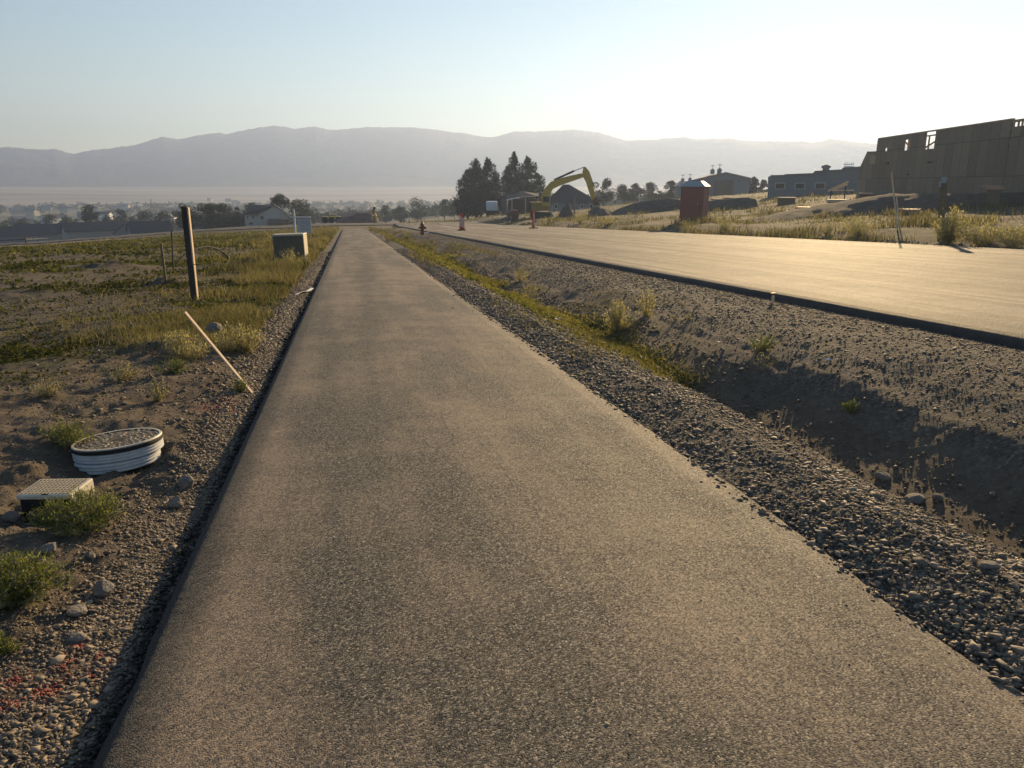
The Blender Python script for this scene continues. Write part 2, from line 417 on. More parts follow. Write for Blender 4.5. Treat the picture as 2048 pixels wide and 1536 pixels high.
def grassmask(X, Y):
    left = sst(-X, 1.7, 3.2) * sst(Y, 5.5, 10.0) * (.12 + .88 * sst(fbm(X * .3, Y * .3, 71, 5, .65) + .5 * fbm(X * 2.1, Y * 1.4, 72, 4, .6), -.12, .55))
    left = np.maximum(left, .9 * sst(-X, 1.3, 1.6) * (1 - sst(-X, 2.6, 3.8)) * sst(Y, 9.5, 12))
    left = np.maximum(left, .75 * (X < -1.3) * sst(Y, 30, 60))
    w = .32 + .12 * fbm(Y * .7, X * 0, 73, 3)
    ditch = (1 - sst(np.abs(X - 3.42), w, w + .3)) * sst(Y, 7.3, 8.5)
    ditch = np.maximum(ditch, .35 * sst(X, 3.4, 3.7) * (1 - sst(X, 4.3, 4.8)) * sst(fbm(X * .8, Y * .5, 75, 3), .1, .35) * sst(Y, 8, 11))
    verge = .85 * (X > 19.9) * sst(fbm(X * .2, Y * .2, 77, 4), -.5, .2)
    far = .7 * sst(Y, 122, 140)
    g = np.maximum.reduce([left, ditch, verge, far])
    return g * (1 - sst(np.hypot(X, Y), 800, 1200) * .5)
def masks(X, Y):
    r = np.hypot(X, Y)
    nearY = 1 - sst(Y, 95, 115)
    wob = .12 * fbm(Y * .8, X * .8, 81, 3)
    gl = (1 - sst(-X, 1.15 + wob, 1.42 + wob)) * (X < 0)
    gr_ = sst(X, 1.9, 2.1) * (1 - sst(X, 3.0 + wob, 3.3 + wob))
    gs = sst(X, 4.2 + wob * 2, 5.0 + wob * 2) * (1 - sst(X, 6.4, 6.7)) * .85
    gravel = np.maximum.reduce([gl, gr_, gs]) * nearY + sst(X, 19.5, 19.7) * (1 - sst(X, 20.5, 21.2)) * .8 * nearY
    paint = np.zeros_like(X)
    for (px, py, s) in PAINT:
        p = at(px, py); paint = np.maximum(paint, np.exp(-((X - p.x) ** 2 + (Y - p.y) ** 2) / s ** 2))
    tan = sst(r + 160 * fbm(X * .002, Y * .002, 91, 3), 1180, 1400)
    # pale stubble field beyond the left fence
    a = np.degrees(np.arctan2(X, Y)) - math.degrees(YAW)
    tan = np.maximum(tan, .95 * sst(r, 118, 126) * (1 - sst(r, 240, 262)) * (1 - sst(a, -24.5, -23.5)))
    val = sst(r, 350, 700)
    return dict(gravel=gravel, grass=grassmask(X, Y) * (1 - sst(r, 150, 400)), paint=paint, tan=tan, valley=val)
PAINT = [(120, 1335, .05), (105, 1375, .05), (25, 1365, .05), (215, 1320, .05), (190, 1350, .04), (10, 1415, .05), (85, 1395, .04),
         (435, 815, .14), (455, 800, .1), (150, 1300, .03)]
build_ground()

# ---------------------------------------------------------------- path, road, cross street
def strip(name, xs, ys, zf, mat, wob=None):
    X, Y = np.meshgrid(xs, ys)
    if wob is not None: X = X + wob(X, Y)
    Z = zf(X, Y); m, n = X.shape
    V = np.stack([X, Y, Z], -1).reshape(-1, 3)
    i = np.arange(m - 1)[:, None] * n; j = np.arange(n - 1)[None, :]
    F = np.stack([i + j, i + j + 1, i + n + j + 1, i + n + j], -1).reshape(-1, 4)
    return tag(npmesh(name, V, F, mat, smooth=True), kind='structure')
ysP = np.concatenate([[-30, -8], np.exp(np.linspace(math.log(.6), math.log(PEND), 1500))])
ysP[:2] = [-30, -2]
xsP = np.concatenate([np.linspace(PL, -.5, 26), np.linspace(-.5, 1.9, 46)[1:], np.linspace(1.9, 2.2, 10)[1:]])
def pw(X, Y):
    e = np.clip((-.6 - X) / .25, 0, 1) + 0 * Y
    e2 = np.clip((X - 2.0) / .2, 0, 1)
    return e * .085 * fbm(Y * 1.1, 0 * Y, 101, 4) + e2 * .06 * fbm(Y * 1.3, 0 * Y, 103, 4)
def pz(X, Y):
    return pathz(X - pw(X, Y) * 0, Y) + .002 * fbm(X * 40, Y * 40, 105, 2) * (X < -.75)
strip('path', xsP, ysP, lambda X, Y: pz(X, Y) * 1., M_PATH, pw)
ysR = np.concatenate([[-30, -4], np.exp(np.linspace(math.log(1.5), math.log(REND), 700))])
xsR = np.concatenate([np.linspace(6.72, 7.3, 22), np.linspace(7.3, 19.3, 70)[1:], [19.5, 19.7]])
strip('road', xsR, ysR, lambda X, Y: roadz(X, Y) + .012 * fbm(X * .6, Y * .12, 111, 3), M_ROAD,
      lambda X, Y: np.clip((7.0 - X) / .25, 0, 1) * .05 * fbm(Y * .5, 0 * Y, 113, 4))
cs = strip('cross_street', np.linspace(-90, 26, 240), np.linspace(122.3, 131, 14),
           lambda X, Y: H(X, Y) + .10, M_STREET, None)

# ---------------------------------------------------------------- mountains across the valley
RIDGE = [(-1600, 330), (-900, 300), (-300, 318), (0, 296), (20, 295), (60, 299), (110, 298), (145, 307), (200, 298), (260, 291), (290, 284), (325, 273), (360, 279), (400, 271),
         (440, 265), (452, 268), (500, 258), (545, 250), (590, 257), (630, 253), (660, 260), (735, 254), (830, 255), (930, 267), (980, 275),
         (1030, 263), (1075, 263), (1145, 259), (1200, 266), (1250, 281), (1330, 278), (1365, 275), (1400, 279), (1455, 277), (1520, 282), (1580, 282),
         (1625, 284), (1665, 279), (1700, 284), (1750, 287), (1850, 290), (2048, 296), (2600, 300), (3600, 320)]
def build_mountains():
    az = []; te = []
    for px, py in RIDGE:
        if px < -200 or px > 2200:
            a = math.degrees(YAW) + (px - 1024) / 1538 * 45
            az.append(a); te.append((372 - py) / 1538 / 1.02)
        else:
            d = ray(px, py); az.append(math.degrees(math.atan2(d.x, d.y))); te.append(d.z / math.hypot(d.x, d.y))
    c = math.degrees(YAW)
    ang = np.concatenate([np.arange(c - 70, c - 36, .6), np.arange(c - 36, c + 36, .07), np.arange(c + 36, c + 70, .6)])
    r = np.concatenate([np.linspace(2250, 3400, 110), np.linspace(3400, 3900, 12)[1:]])
    A, Rr = np.meshgrid(np.radians(ang), r)
    tel = np.interp(np.degrees(A), az, te)
    tel = tel + .0011 * fbm(np.degrees(A) * 1.2, 0 * A, 121, 5) + .0006 * fbm(np.degrees(A) * 6, 0 * A, 125, 3)
    X = Rr * np.sin(A); Y = Rr * np.cos(A)
    top = 1.6 + tel * 3400
    t = (Rr - 2250) / 1150
    base = H(X, Y) - 3
    s = np.clip(t, 0, 1)
    prof = .06 * s + .94 * sst(s, .12, 1.08) ** 1.15 / (sst(1., .12, 1.08) ** 1.15)
    rid = 1 - np.abs(fbm(np.degrees(A) * .55 + .15 * fbm(X * .002, Y * .002, 129, 3), s * 1.2, 131, 5))
    rid2 = 1 - np.abs(fbm(X * .0075, Y * .0075, 135, 5))
    er = (s * (1 - s) * 4) ** .8
    z = base + (top - base) * prof + er * sst(s, .15, .6) * 34 * (rid2 - .85)
    z = np.where(t > 1, base + (top - base) * (1 - (t - 1) * 1.6), z)
    lim = 1.6 + tel * Rr * .985
    z = np.where(t < 1, np.minimum(z, lim), z)
    m, n = X.shape
    V = np.stack([X, Y, z], -1).reshape(-1, 3)
    i = np.arange(m - 1)[:, None] * n; j = np.arange(n - 1)[None, :]
    F = np.stack([i + j, i + n + j, i + n + j + 1, i + j + 1], -1).reshape(-1, 4)
    mt = NT('mountain_slopes')
    b1 = mt.noise(.0035, 7, .65); b2 = mt.noise(.014, 5, .7)
    rock = mt.ramp(mt.math('ADD', mt.math('MULTIPLY', b1, .6), mt.math('MULTIPLY', b2, .4)),
                   [(.36, (.04, .045, .035)), (.5, (.07, .07, .055)), (.66, (.12, .11, .09))])
    low = mt.ramp(mt.noise(.003, 5, .6, scale=(.6, 2, 1)), [(.4, (.16, .15, .10)), (.58, (.42, .36, .28))])
    col = mt.mix(mt.attr('foot'), rock, low)
    mt.bsdf(col, .95, mt.bump(b2, 1., 18), .1)
    foot = (1 - sst(t + .05 * fbm(X * .002, Y * .002, 141, 4), .04, .24)).reshape(-1)
    tag(npmesh('mountains', V, F, mt.m, attrs=dict(foot=foot), smooth=True), kind='structure')
build_mountains()

# ---------------------------------------------------------------- loose stones
_t = (1 + 5 ** .5) / 2
ICO = np.array([(-1, _t, 0), (1, _t, 0), (-1, -_t, 0), (1, -_t, 0), (0, -1, _t), (0, 1, _t), (0, -1, -_t), (0, 1, -_t), (_t, 0, -1), (_t, 0, 1), (-_t, 0, -1), (-_t, 0, 1)], float) / 1.9
ICOF = np.array([(0, 11, 5), (0, 5, 1), (0, 1, 7), (0, 7, 10), (0, 10, 11), (1, 5, 9), (5, 11, 4), (11, 10, 2), (10, 7, 6), (7, 1, 8), (3, 9, 4), (3, 4, 2), (3, 2, 6), (3, 6, 8), (3, 8, 9), (4, 9, 5), (2, 4, 11), (6, 2, 10), (8, 6, 7), (9, 8, 1)])
OCT = np.array([(1, 0, 0), (0, 1, 0), (-1, 0, 0), (0, -1, 0), (0, 0, 1), (0, 0, -1)], float)
OCTF = np.array([(0, 1, 4), (1, 2, 4), (2, 3, 4), (3, 0, 4), (1, 0, 5), (2, 1, 5), (3, 2, 5), (0, 3, 5)])
def scatter(name, P, S, mat, base=ICO, faces=ICOF, tone=None, flat=.55, jitter=.28, label=None, tilt=.45):
    n = len(P); k = len(base)
    V = base[None] * (1 + jitter * rng.uniform(-1, 1, (n, k, 1))) + .12 * rng.normal(size=(n, k, 3))
    V = V * (rng.uniform(.65, 1.25, (n, 1, 3)) * np.array([1.15, .85, flat]))
    az = rng.uniform(0, 2 * np.pi, n); tx = rng.normal(0, tilt, n)
    ca, sa, ct, st = np.cos(az), np.sin(az), np.cos(tx), np.sin(tx)
    y = V[..., 1] * ct[:, None] - V[..., 2] * st[:, None]; z = V[..., 1] * st[:, None] + V[..., 2] * ct[:, None]
    x = V[..., 0]
    Q = np.stack([x * ca[:, None] - y * sa[:, None], x * sa[:, None] + y * ca[:, None], z], -1) * (S[:, None, None] / 2) + P[:, None, :]
    F = (faces[None] + (np.arange(n) * k)[:, None, None]).reshape(-1, 3)
    if tone is None: tone = rng.uniform(0, 1, n)
    o = npmesh(name, Q.reshape(-1, 3), F, mat, attrs=dict(tone=np.repeat(tone, k)))
    return tag(o, kind='stuff')
def logY(n, y0, y1, p=1.): return np.exp(rng.uniform(0, 1, n) ** p * math.log(y1 / y0)) * y0
M_CRUMB = stone_mat('black_asphalt_crumbs', (.015, .015, .014), (.05, .047, .042))
def stones():
    P = []; S = []
    def add(X, Y, s, keep, zf=H):
        X, Y, s = X[keep], Y[keep], s[keep]
        Z = zf(X, Y)
        P.append(np.stack([X, Y, Z + s * .12], -1)); S.append(s)
    # berm beside the path
    n = 80000; Y = logY(n, 1.1, 40); X = rng.uniform(2.0, 3.35, n) - .05 * fbm(Y * 1.5, 0 * Y, 177, 4)
    s = rng.lognormal(math.log(.0155), .5, n) * np.maximum(1, (Y / 5) ** .75)
    d = .8 * sst(X, 2.1, 2.3) * (1 - .75 * sst(X, 2.9, 3.2)) * (.55 + .45 * sst(fbm(X * 3, Y * 2, 181, 4), -.3, .2)); keep = rng.uniform(0, 1, n) < d * (1 - .35 * sst(fbm(X * 2, Y * 2, 151, 3), .1, .4))
    add(X, Y, np.minimum(s, .052), keep, surf)
    n = 260; Y = logY(n, 1.2, 30); X = np.where(rng.uniform(0, 1, n) < .5, rng.uniform(-.8, 2.2, n), 2.2 - np.abs(rng.normal(0, .22, n)))
    add(X, Y, rng.lognormal(math.log(.007), .45, n) * np.maximum(1, (Y / 5) ** .6), X > -.8, surf)
    # bank up to the road
    n = 70000; Y = logY(n, 2.2, 70); X = rng.uniform(3.6, 6.75, n)
    s = rng.lognormal(math.log(.011), .5, n) * np.maximum(1, (Y / 5) ** .75)
    keep = rng.uniform(0, 1, n) < .12 + .7 * sst(X, 4.4, 5.1) * (.5 + .5 * sst(fbm(X * 1.3, Y * .8, 153, 3), -.2, .3)) + .3 * (X > 6.0)
    add(X, Y, np.minimum(s, .045), keep)
    # left edge of the path
    n = 22000; Y = logY(n, 1.2, 40); X = -.92 - np.abs(rng.normal(0, .2, n))
    s = rng.lognormal(math.log(.012), .45, n) * np.maximum(1, (Y / 4.5) ** .75)
    add(X, Y, np.minimum(s, .055), X < -.93)
    # far verge of the road
    n = 5000; Y = logY(n, 12, 90); X = rng.uniform(19.6, 21.2, n)
    add(X, Y, rng.lognormal(math.log(.06), .3, n), X > 0)
    p = np.vstack(P); s = np.concatenate(S); big = rng.uniform(0, 1, len(s)) < .3
    scatter('gravel', p[big], s[big], M_STONE, flat=.42, jitter=.4); scatter('gravel_chips', p[~big], s[~big] * 1.15, M_STONE, base=OCT, faces=OCTF, flat=.5, jitter=.4)
    n = 3000; Y = logY(n, 1.0, 40); X = -.91 + rng.normal(0, .02, n) + .03 * fbm(Y * 1.1, 0 * Y, 101, 4)
    q = np.stack([X, Y, slope(Y) - .095 + rng.uniform(-.02, .02, n)], -1)
    scatter('asphalt_crumbs', q, rng.lognormal(math.log(.014), .4, n) * np.maximum(1, Y / 5), M_CRUMB)
    P.clear(); S.clear()
    n = 60000; Y = logY(n, 1.2, 22); X = -1.15 - logY(n, .05, 7) + .05
    s = rng.lognormal(math.log(.010), .5, n) * np.maximum(1, (Y / 4) ** .8)
    keep = (np.abs(X) < Y * 1.2 + 1.5) & (rng.uniform(0, 1, n) < .35 + .65 * sst(fbm(X * 2.2, Y * 2.2, 155, 3), -.1, .3))
    add(X, Y, np.minimum(s, .07), keep)
    n = 9000; Y = logY(n, 2.5, 30); X = rng.uniform(2.9, 4.4, n)
    add(X, Y, np.minimum(rng.lognormal(math.log(.014), .5, n) * np.maximum(1, (Y / 4) ** .8), .07), X > 0)
    p = np.vstack(P); s = np.concatenate(S)
    scatter('soil_crumbs', p, s, M_CLOD, base=OCT, faces=OCTF, flat=.7)
    # red sprayed stones
    q = []
    for (px, py, sg) in PAINT:
        a = at(px, py)
        for _ in range(34 if py > 1200 else 26):
            x, y = a.x + rng.normal(0, sg * .55), a.y + rng.normal(0, sg * .7)
            if x < -1.04: q.append((x, y, float(H(x, y)) + .004))
    q = np.array(q); scatter('red_painted_gravel', q, rng.lognormal(math.log(.013), .35, len(q)) * .8 * np.maximum(1, q[:, 1] / 4), M_REDST)
stones()

# ---------------------------------------------------------------- grass and ground cover
def blades(name, P, h, wd, mat, tone, lean=.35, parent=None, kind='stuff', leafy_=False, up=1.):
    """each blade or leaf is a bent two-quad strip drawn as 3 triangles"""
    n = len(P); az = rng.uniform(0, 2 * np.pi, n); l = np.abs(rng.normal(lean, lean * .5, n))
    d = np.stack([np.cos(az) * np.sin(l), np.sin(az) * np.sin(l), np.cos(l) * up], -1)
    az2 = az + rng.normal(0, .6, n) + np.pi / 2; sd = np.stack([np.cos(az2), np.sin(az2), 0 * az], -1)
    h = h[:, None]; wd = wd[:, None]
    b = P; m = P + d * h * .55; t = P + d * h + np.stack([np.cos(az), np.sin(az), -.3 + 0 * az], -1) * h * .18
    if leafy_:
        V = np.stack([b, m - sd * wd * .5, m + sd * wd * .5, t], 1); Fb = np.array([(0, 2, 1), (1, 2, 3)]); k = 4
    else:
        V = np.stack([b - sd * wd * .5, b + sd * wd * .5, m - sd * wd * .35, m + sd * wd * .35, t], 1)
        Fb = np.array([(0, 1, 3), (0, 3, 2), (2, 3, 4)]); k = 5
    F = (Fb[None] + (np.arange(n) * k)[:, None, None]).reshape(-1, 3)
    o = npmesh(name, V.reshape(-1, 3), F, mat, parent=parent, attrs=dict(tone=np.repeat(tone, k)))
    if kind: tag(o, kind=kind)
    return o
def polar(n, r0, r1, a0, a1):
    r = logY(n, r0, r1); a = rng.uniform(R(a0) + YAW, R(a1) + YAW, n)
    return r * np.sin(a), r * np.cos(a), r
def cover():
    # low green leaves of the left field and of the ditch floor
    X, Y, r = polar(480000, 3.6, 118, -37, -1)
    g = grassmask(X, Y) * (X < -1.25)
    k = rng.uniform(0, 1, len(X)) < g * .9 * sst(fbm(X * 1.3, Y * 1.1, 183, 4), -.5, .25); X, Y, r = X[k], Y[k], r[k]
    Z = H(X, Y); s = np.clip(.0033 * r, .018, .13) * rng.uniform(.5, 1.6, len(X))
    tone = np.clip(.35 + .45 * fbm(X * .5, Y * .5, 161, 3) + rng.normal(0, .2, len(X)) + .25 * sst(r, 20, 60), 0, 1)
    blades('ground_cover', np.stack([X, Y, Z], -1), s, s * .75, M_GRASS, tone, lean=.95, leafy_=True)
    n = 110000; Y = logY(n, 6.5, 100); X = 3.42 + rng.normal(0, .36, n) + .25 * np.abs(rng.normal(0, 1, n))
    k = (rng.uniform(0, 1, n) < grassmask(X, Y) * sst(fbm(X * 2.2, Y * 1.1, 179, 4), -.45, .15)) & (X > 2.5) & (X < 5.4); X, Y = X[k], Y[k]
    s = np.clip(.0036 * Y, .02, .12) * rng.uniform(.6, 1.5, len(X))
    tone = np.clip(.72 + .3 * fbm(X * .8, Y * .8, 163, 3) + rng.normal(0, .18, len(X)), 0, 1)
    blades('ditch_grass', np.stack([X, Y, H(X, Y)], -1), s, s * .6, M_DITCH, tone, lean=.7, leafy_=True)
    # taller dry grass beside the path
    n = 90000; Y = logY(n, 9.5, 112); X = -1.35 - np.abs(rng.normal(0, 1.0, n)) * (1 + Y * .02)
    dens = sst(fbm(X * .9, Y * .6, 165, 4), -.15, .3) * sst(-X, 1.25, 1.5)
    dens = dens * np.where(Y < 17, sst(Y, 9.5, 10.5) * (1 - .5 * sst(Y, 13, 15)), 1)
    k = rng.uniform(0, 1, n) < dens; X, Y = X[k], Y[k]
    s = np.clip(.011 * Y, .12, .36) * rng.uniform(.4, 1.3, len(X)); wd = np.clip(.0006 * Y, .005, .05)
    blades('dry_grass', np.stack([X, Y, H(X, Y)], -1), s, wd, M_DRY, np.clip(rng.normal(.5, .25, len(X)) + .4 * fbm(X * .7, Y * .5, 175, 3), 0, 1), lean=.4)
    # sparse yellowed grass in the field and along its far rim
    X, Y, r = polar(60000, 12, 125, -37, -4)
    k = (rng.uniform(0, 1, len(X)) < sst(fbm(X * .25, Y * .25, 167, 3), .0, .4) * (.25 + .75 * sst(r, 50, 100))) & (X < -3); X, Y, r = X[k], Y[k], r[k]
    s = np.clip(.004 * r, .06, .25) * rng.uniform(.4, 1.2, len(X))
    blades('field_stalks', np.stack([X, Y, H(X, Y)], -1), s, np.clip(.0006 * r, .006, .06), M_DRY, np.clip(rng.normal(.6, .25, len(X)), 0, 1), lean=.5)
    # weeds along the far side of the road and ground in front of the trees
    X, Y, r = polar(150000, 22, 190, -8, 42)
    vergeY = (X > 20.3) & ((X < 75) | (r > 90)) & (Y < 150)
    dens = sst(fbm(X * .35, Y * .3, 169, 3), -.1, .3) * vergeY * np.where(X < 27, 1, .6)
    dens = np.maximum(dens, .55 * (Y > 123) * (X > -12) * (X < 30) * (Y < 150) * ((Y < 122.2) | (Y > 131.2) | (X > 26)))
    k = rng.uniform(0, 1, len(X)) < dens; X, Y, r = X[k], Y[k], r[k]
    tall = sst(fbm(X * .5, Y * .4, 171, 2), -.3, .5)
    s = (.12 + .5 * tall) * rng.uniform(.4, 1.2, len(X))
    blades('roadside_weeds', np.stack([X, Y, H(X, Y)], -1), s, np.clip(.001 * r, .02, .1), M_DRY, np.clip(rng.normal(.4, .28, len(X)), 0, 1), lean=.35)
    # tufts on the strip between ditch and path far off
    n = 42000; Y = logY(n, 8, 112); X = rng.uniform(2.4, 5.6, n)
    k = rng.uniform(0, 1, n) < sst(fbm(X * 1.1, Y * .3, 173, 3), .0, .35) * (.3 + .7 * (1 - np.abs(X - 3.6) / 2)) * .8; X, Y = X[k], Y[k]
    s = np.clip(.006 * Y, .1, .35) * rng.uniform(.4, 1.2, len(X))
    blades('verge_tufts', np.stack([X, Y, H(X, Y)], -1), s, np.clip(.0007 * Y, .008, .05), M_DRY, np.clip(rng.normal(.4, .25, len(X)), 0, 1), lean=.5)
cover()
# ---------------------------------------------------------------- plants that can be told apart
def mpp(p): return math.hypot(p.x, p.y) / FPX / .98       # metres per photograph pixel at a point
def weed(px, py, hpx, wpx, label, mat=None, bare=.0, name='weed', cat='weed', group='weeds growing on the gravel bank', seed=0, dense=1., leafsz=1., upright=.8):
    p = at(px, py); k = mpp(p); h, w = hpx * k, wpx * k
    r_ = random.Random(seed * 13 + int(px)); g = np.random.default_rng(int(px) + seed)
    root = empty(name, p, 0, label, cat, group)
    st = MB(); L = []
    nb = int(16 * dense)
    for i in range(nb):
        a = r_.uniform(0, 2 * math.pi); q = r_.random() ** .7
        ex, ey = math.cos(a) * w * .5 * q, math.sin(a) * w * .5 * q
        hh = h * (1 - .5 * q * q) * r_.uniform(.65, 1.05)
        pts = []
        for j in range(6):
            t = j / 5; b = t ** upright
            pts.append((ex * b + r_.gauss(0, w * .015), ey * b + r_.gauss(0, w * .015), hh * t ** (1 / upright) - .01))
        st.tube(pts, [max(.0022, .0045 * h * (1 - j / 6)) for j in range(6)], 4, False)
        nl = int((14 if bare else 34) * dense)
        for _ in range(nl):
            t = r_.uniform(.15 + .3 * bare, 1) * 5; j = min(4, int(t)); f = t - j
            c = Vector(pts[j]).lerp(Vector(pts[j + 1]), f)
            off = Vector((r_.gauss(0, 1), r_.gauss(0, 1), r_.gauss(0, .7))) * .045 * w
            L.append(c + off)
            if r_.random() < .35: st.tube([c, c + off], .0015, 3, False)
    st.build('stem', M_DRYSTEM, root)
    L = np.array([tuple(v) for v in L]); n = len(L)
    s = g.uniform(.5, 1.6, n) * .075 * max(h, .15) * leafsz + .004
    blades('foliage', L, s, s * .24, mat or M_WEED, np.clip(g.normal(.55, .25, n), 0, 1), lean=.65, parent=root, kind=None, leafy_=True)
    return root
M_DRYSTEM = simple('dry_stem', (.26, .22, .12), .9, .2, 20, .1)
weed(1238, 662, 62, 66, 'pale bushy weed with the fullest round crown, on the ditch bank', dense=2.2, seed=1)
weed(1292, 632, 60, 42, 'tall pale weed with one upright spike, just behind the fullest bush', dense=1.2, seed=2, upright=.6)
weed(1520, 700, 40, 74, 'yellow green spreading weed at the top edge of the ditch bank', M_WEEDG, dense=1.3, seed=3)
weed(1522, 742, 50, 62, 'nearly leafless branching weed just below the yellow green one', bare=.6, dense=.8, seed=4, upright=.9)
weed(1702, 824, 26, 36, 'small solitary green tuft on the dark ditch bank at right', M_WEEDG, dense=1.4, seed=5)
weed(1042, 562, 34, 44, 'pale weed standing on a rib of the ditch bank near the grassy floor', dense=1.2, seed=6)
weed(1060, 594, 34, 44, 'spiky grey green weed on the lower ditch bank beside the grass', dense=.9, seed=7, upright=.6)
weed(1380, 640, 22, 34, 'low straw coloured weed on stony ground below the road edge', dense=.8, seed=8)
weed(1352, 640, 18, 24, 'smallest reddish dry weed left of the low straw coloured one', dense=.6, seed=9)
weed(1340, 762, 26, 20, 'thin small weed at the foot of the ditch bank', dense=.5, seed=10)
weed(165, 1052, 66, 170, 'large fresh green weed spreading in front of the valve box', M_WEEDG, name='weed', group='weeds on the left soil', dense=4., seed=11, leafsz=.8)
weed(30, 1200, 90, 190, 'bright green weed at the left edge below the valve box', M_WEEDG, group='weeds on the left soil', dense=4., seed=12, leafsz=.8)
weed(140, 888, 45, 110, 'green weed behind the round manhole cover', M_WEEDG, group='weeds on the left soil', dense=2.2, seed=13)
weed(318, 800, 42, 42, 'upright grey green weed between manhole cover and leaning stake', M_WEED, group='weeds on the left soil', dense=1.2, seed=14, upright=.6)
weed(250, 760, 34, 70, 'yellowish weed tuft in the field left of the leaning stake', M_WEED, group='weeds on the left soil', dense=1.6, seed=15)
weed(350, 745, 28, 76, 'low green weed tuft left of the middle of the leaning stake', M_WEEDG, group='weeds on the left soil', dense=1.8, seed=16)
weed(482, 785, 36, 34, 'small green weed at the foot of the leaning stake', M_WEEDG, group='weeds on the left soil', dense=1.2, seed=17)
weed(10, 1305, 46, 60, 'small yellow green weed at the left edge above the red painted soil', M_WEEDG, group='weeds on the left soil', dense=1.2, seed=18)
weed(375, 715, 55, 105, 'tall yellow green grass weed just in front of the boulder', M_WEED, group='weeds on the left soil', dense=2.6, seed=19, upright=.6)
weed(480, 705, 60, 95, 'tall dry grass clump between boulder and path edge', M_WEED, group='weeds on the left soil', dense=2.4, seed=20, upright=.6)
weed(95, 790, 30, 90, 'low faded weed near the left edge above the manhole cover', M_WEED, group='weeds on the left soil', dense=1.4, seed=21)
weed(580, 530, 34, 60, 'dark weed standing against the front of the utility box', M_WEED, group='weeds on the left soil', dense=1.4, seed=22, upright=.6)
weed(1900, 488, 62, 66, 'rounded bush at the foot of the thick leaning post', M_WEED, name='bush', cat='bush', group='bushes along the far road edge', dense=2.4, seed=31)
weed(1960, 490, 48, 90, 'wide yellow bush right of the thick leaning post', M_WEED, name='bush', cat='bush', group='bushes along the far road edge', dense=2.4, seed=32)
weed(2030, 496, 44, 80, 'yellow bush at the right edge beyond the road', M_WEED, name='bush', cat='bush', group='bushes along the far road edge', dense=2.2, seed=33)
weed(1715, 472, 40, 80, 'pale bush left of the thin leaning stakes', M_WEED, name='bush', cat='bush', group='bushes along the far road edge', dense=2.2, seed=34)
weed(1655, 470, 28, 60, 'low bush below the nearest lumber pile', M_WEED, name='bush', cat='bush', group='bushes along the far road edge', dense=1.8, seed=35)
weed(1450, 462, 28, 60, 'low pale bush right of the portable toilet', M_WEED, name='bush', cat='bush', group='bushes along the far road edge', dense=1.8, seed=36)
weed(1372, 460, 22, 60, 'low bush right in front of the portable toilet', M_WEED, name='bush', cat='bush', group='bushes along the far road edge', dense=1.6, seed=37)
weed(1160, 447, 22, 60, 'low pale bush in front of the dark roofed house', M_WEED, name='bush', cat='bush', group='bushes along the far road edge', dense=1.8, seed=38)
weed(1215, 452, 22, 60, 'low yellowish bush in front of the excavator bucket', M_WEED, name='bush', cat='bush', group='bushes along the far road edge', dense=1.8, seed=39)

def tree(px, py_top, wpx, D, label, kind='round', mat=None, n=5200, name='tree', group='trees around the houses', seed=0, basez=None, lobes=None):
    p = ground(px, D)
    if basez is not None: p.z = basez
    k = D / FPX; top = onray(px, py_top, D).z; h = max(2.0, top - p.z); w = wpx * k
    g = np.random.default_rng(seed * 7 + int(px))
    root = empty(name, p, 0, label, 'tree', group)
    tb = MB()
    th = h * (.9 if kind == 'poplar' else .55)
    tb.tube([(0, 0, -.4), (w * .01, 0, th * .4), (-w * .01, w * .02, th)], [max(.12, h * .026), h * .018, h * .006], 8)
    C = []
    if kind == 'poplar':
        m = 16
        for i in range(m):
            t = (i + .5) / m; rr = w * .66 * (max(.02, 1 - t ** 2.6) ** .75) * (.6 + .4 * min(1, t * 5))
            for q in range(3):
                a = g.uniform(0, 6.28); C.append((math.cos(a) * rr * g.uniform(.1, .9), math.sin(a) * rr * g.uniform(.1, .9), h * (.05 + .93 * t) + g.normal(0, h * .02), rr * g.uniform(.3, .7), h * g.uniform(.05, .12)))
    else:
        m = lobes or 22
        for i in range(m):
            a = g.uniform(0, 6.28); q = g.uniform(0, 1) ** .6; t = g.uniform(.0, 1)
            env = math.sqrt(max(.05, 1 - (2 * t - .9) ** 2 * .8))
            rr = w * g.uniform(.12, .22)
            C.append((math.cos(a) * q * (w * .5 - rr * .6) * env, math.sin(a) * q * (w * .5 - rr * .6) * env, h * .12 + (h * .88 - rr * .8) * (.1 + .9 * t), rr, rr * .8))
        for i in range(6):
            c = C[i * 3 % len(C)]; tb.tube([(0, 0, th * .35), (c[0] * .5, c[1] * .5, c[2] * .7), (c[0], c[1], c[2])], [h * .012, h * .008, h * .003], 5, False)
    tb.build('trunk', M_BARK, root, smooth=True)
    C = np.array(C); idx = g.integers(0, len(C), n)
    u = g.normal(size=(n, 3)); u /= np.linalg.norm(u, axis=1)[:, None]; rad = g.uniform(.35, 1.08, n) ** .5
    P = C[idx, :3] + u * rad[:, None] * np.stack([C[idx, 3], C[idx, 3], C[idx, 4]], -1)
    P = P[P[:, 2] > h * .03]; n = len(P)
    s = g.uniform(.5, 1.3, n) * (.16 + .018 * h) * (D / 210) ** .5
    tone = np.clip(.4 + .35 * np.sin(idx[:n] * 1.7) * .6 + g.normal(0, .2, n), 0, 1)
    blades('crown', P, s * 1.2, s * .9, mat or M_LEAF, tone, lean=1.1, parent=root, kind=None, leafy_=True)
    return root
GM = 'trees around the valley houses'
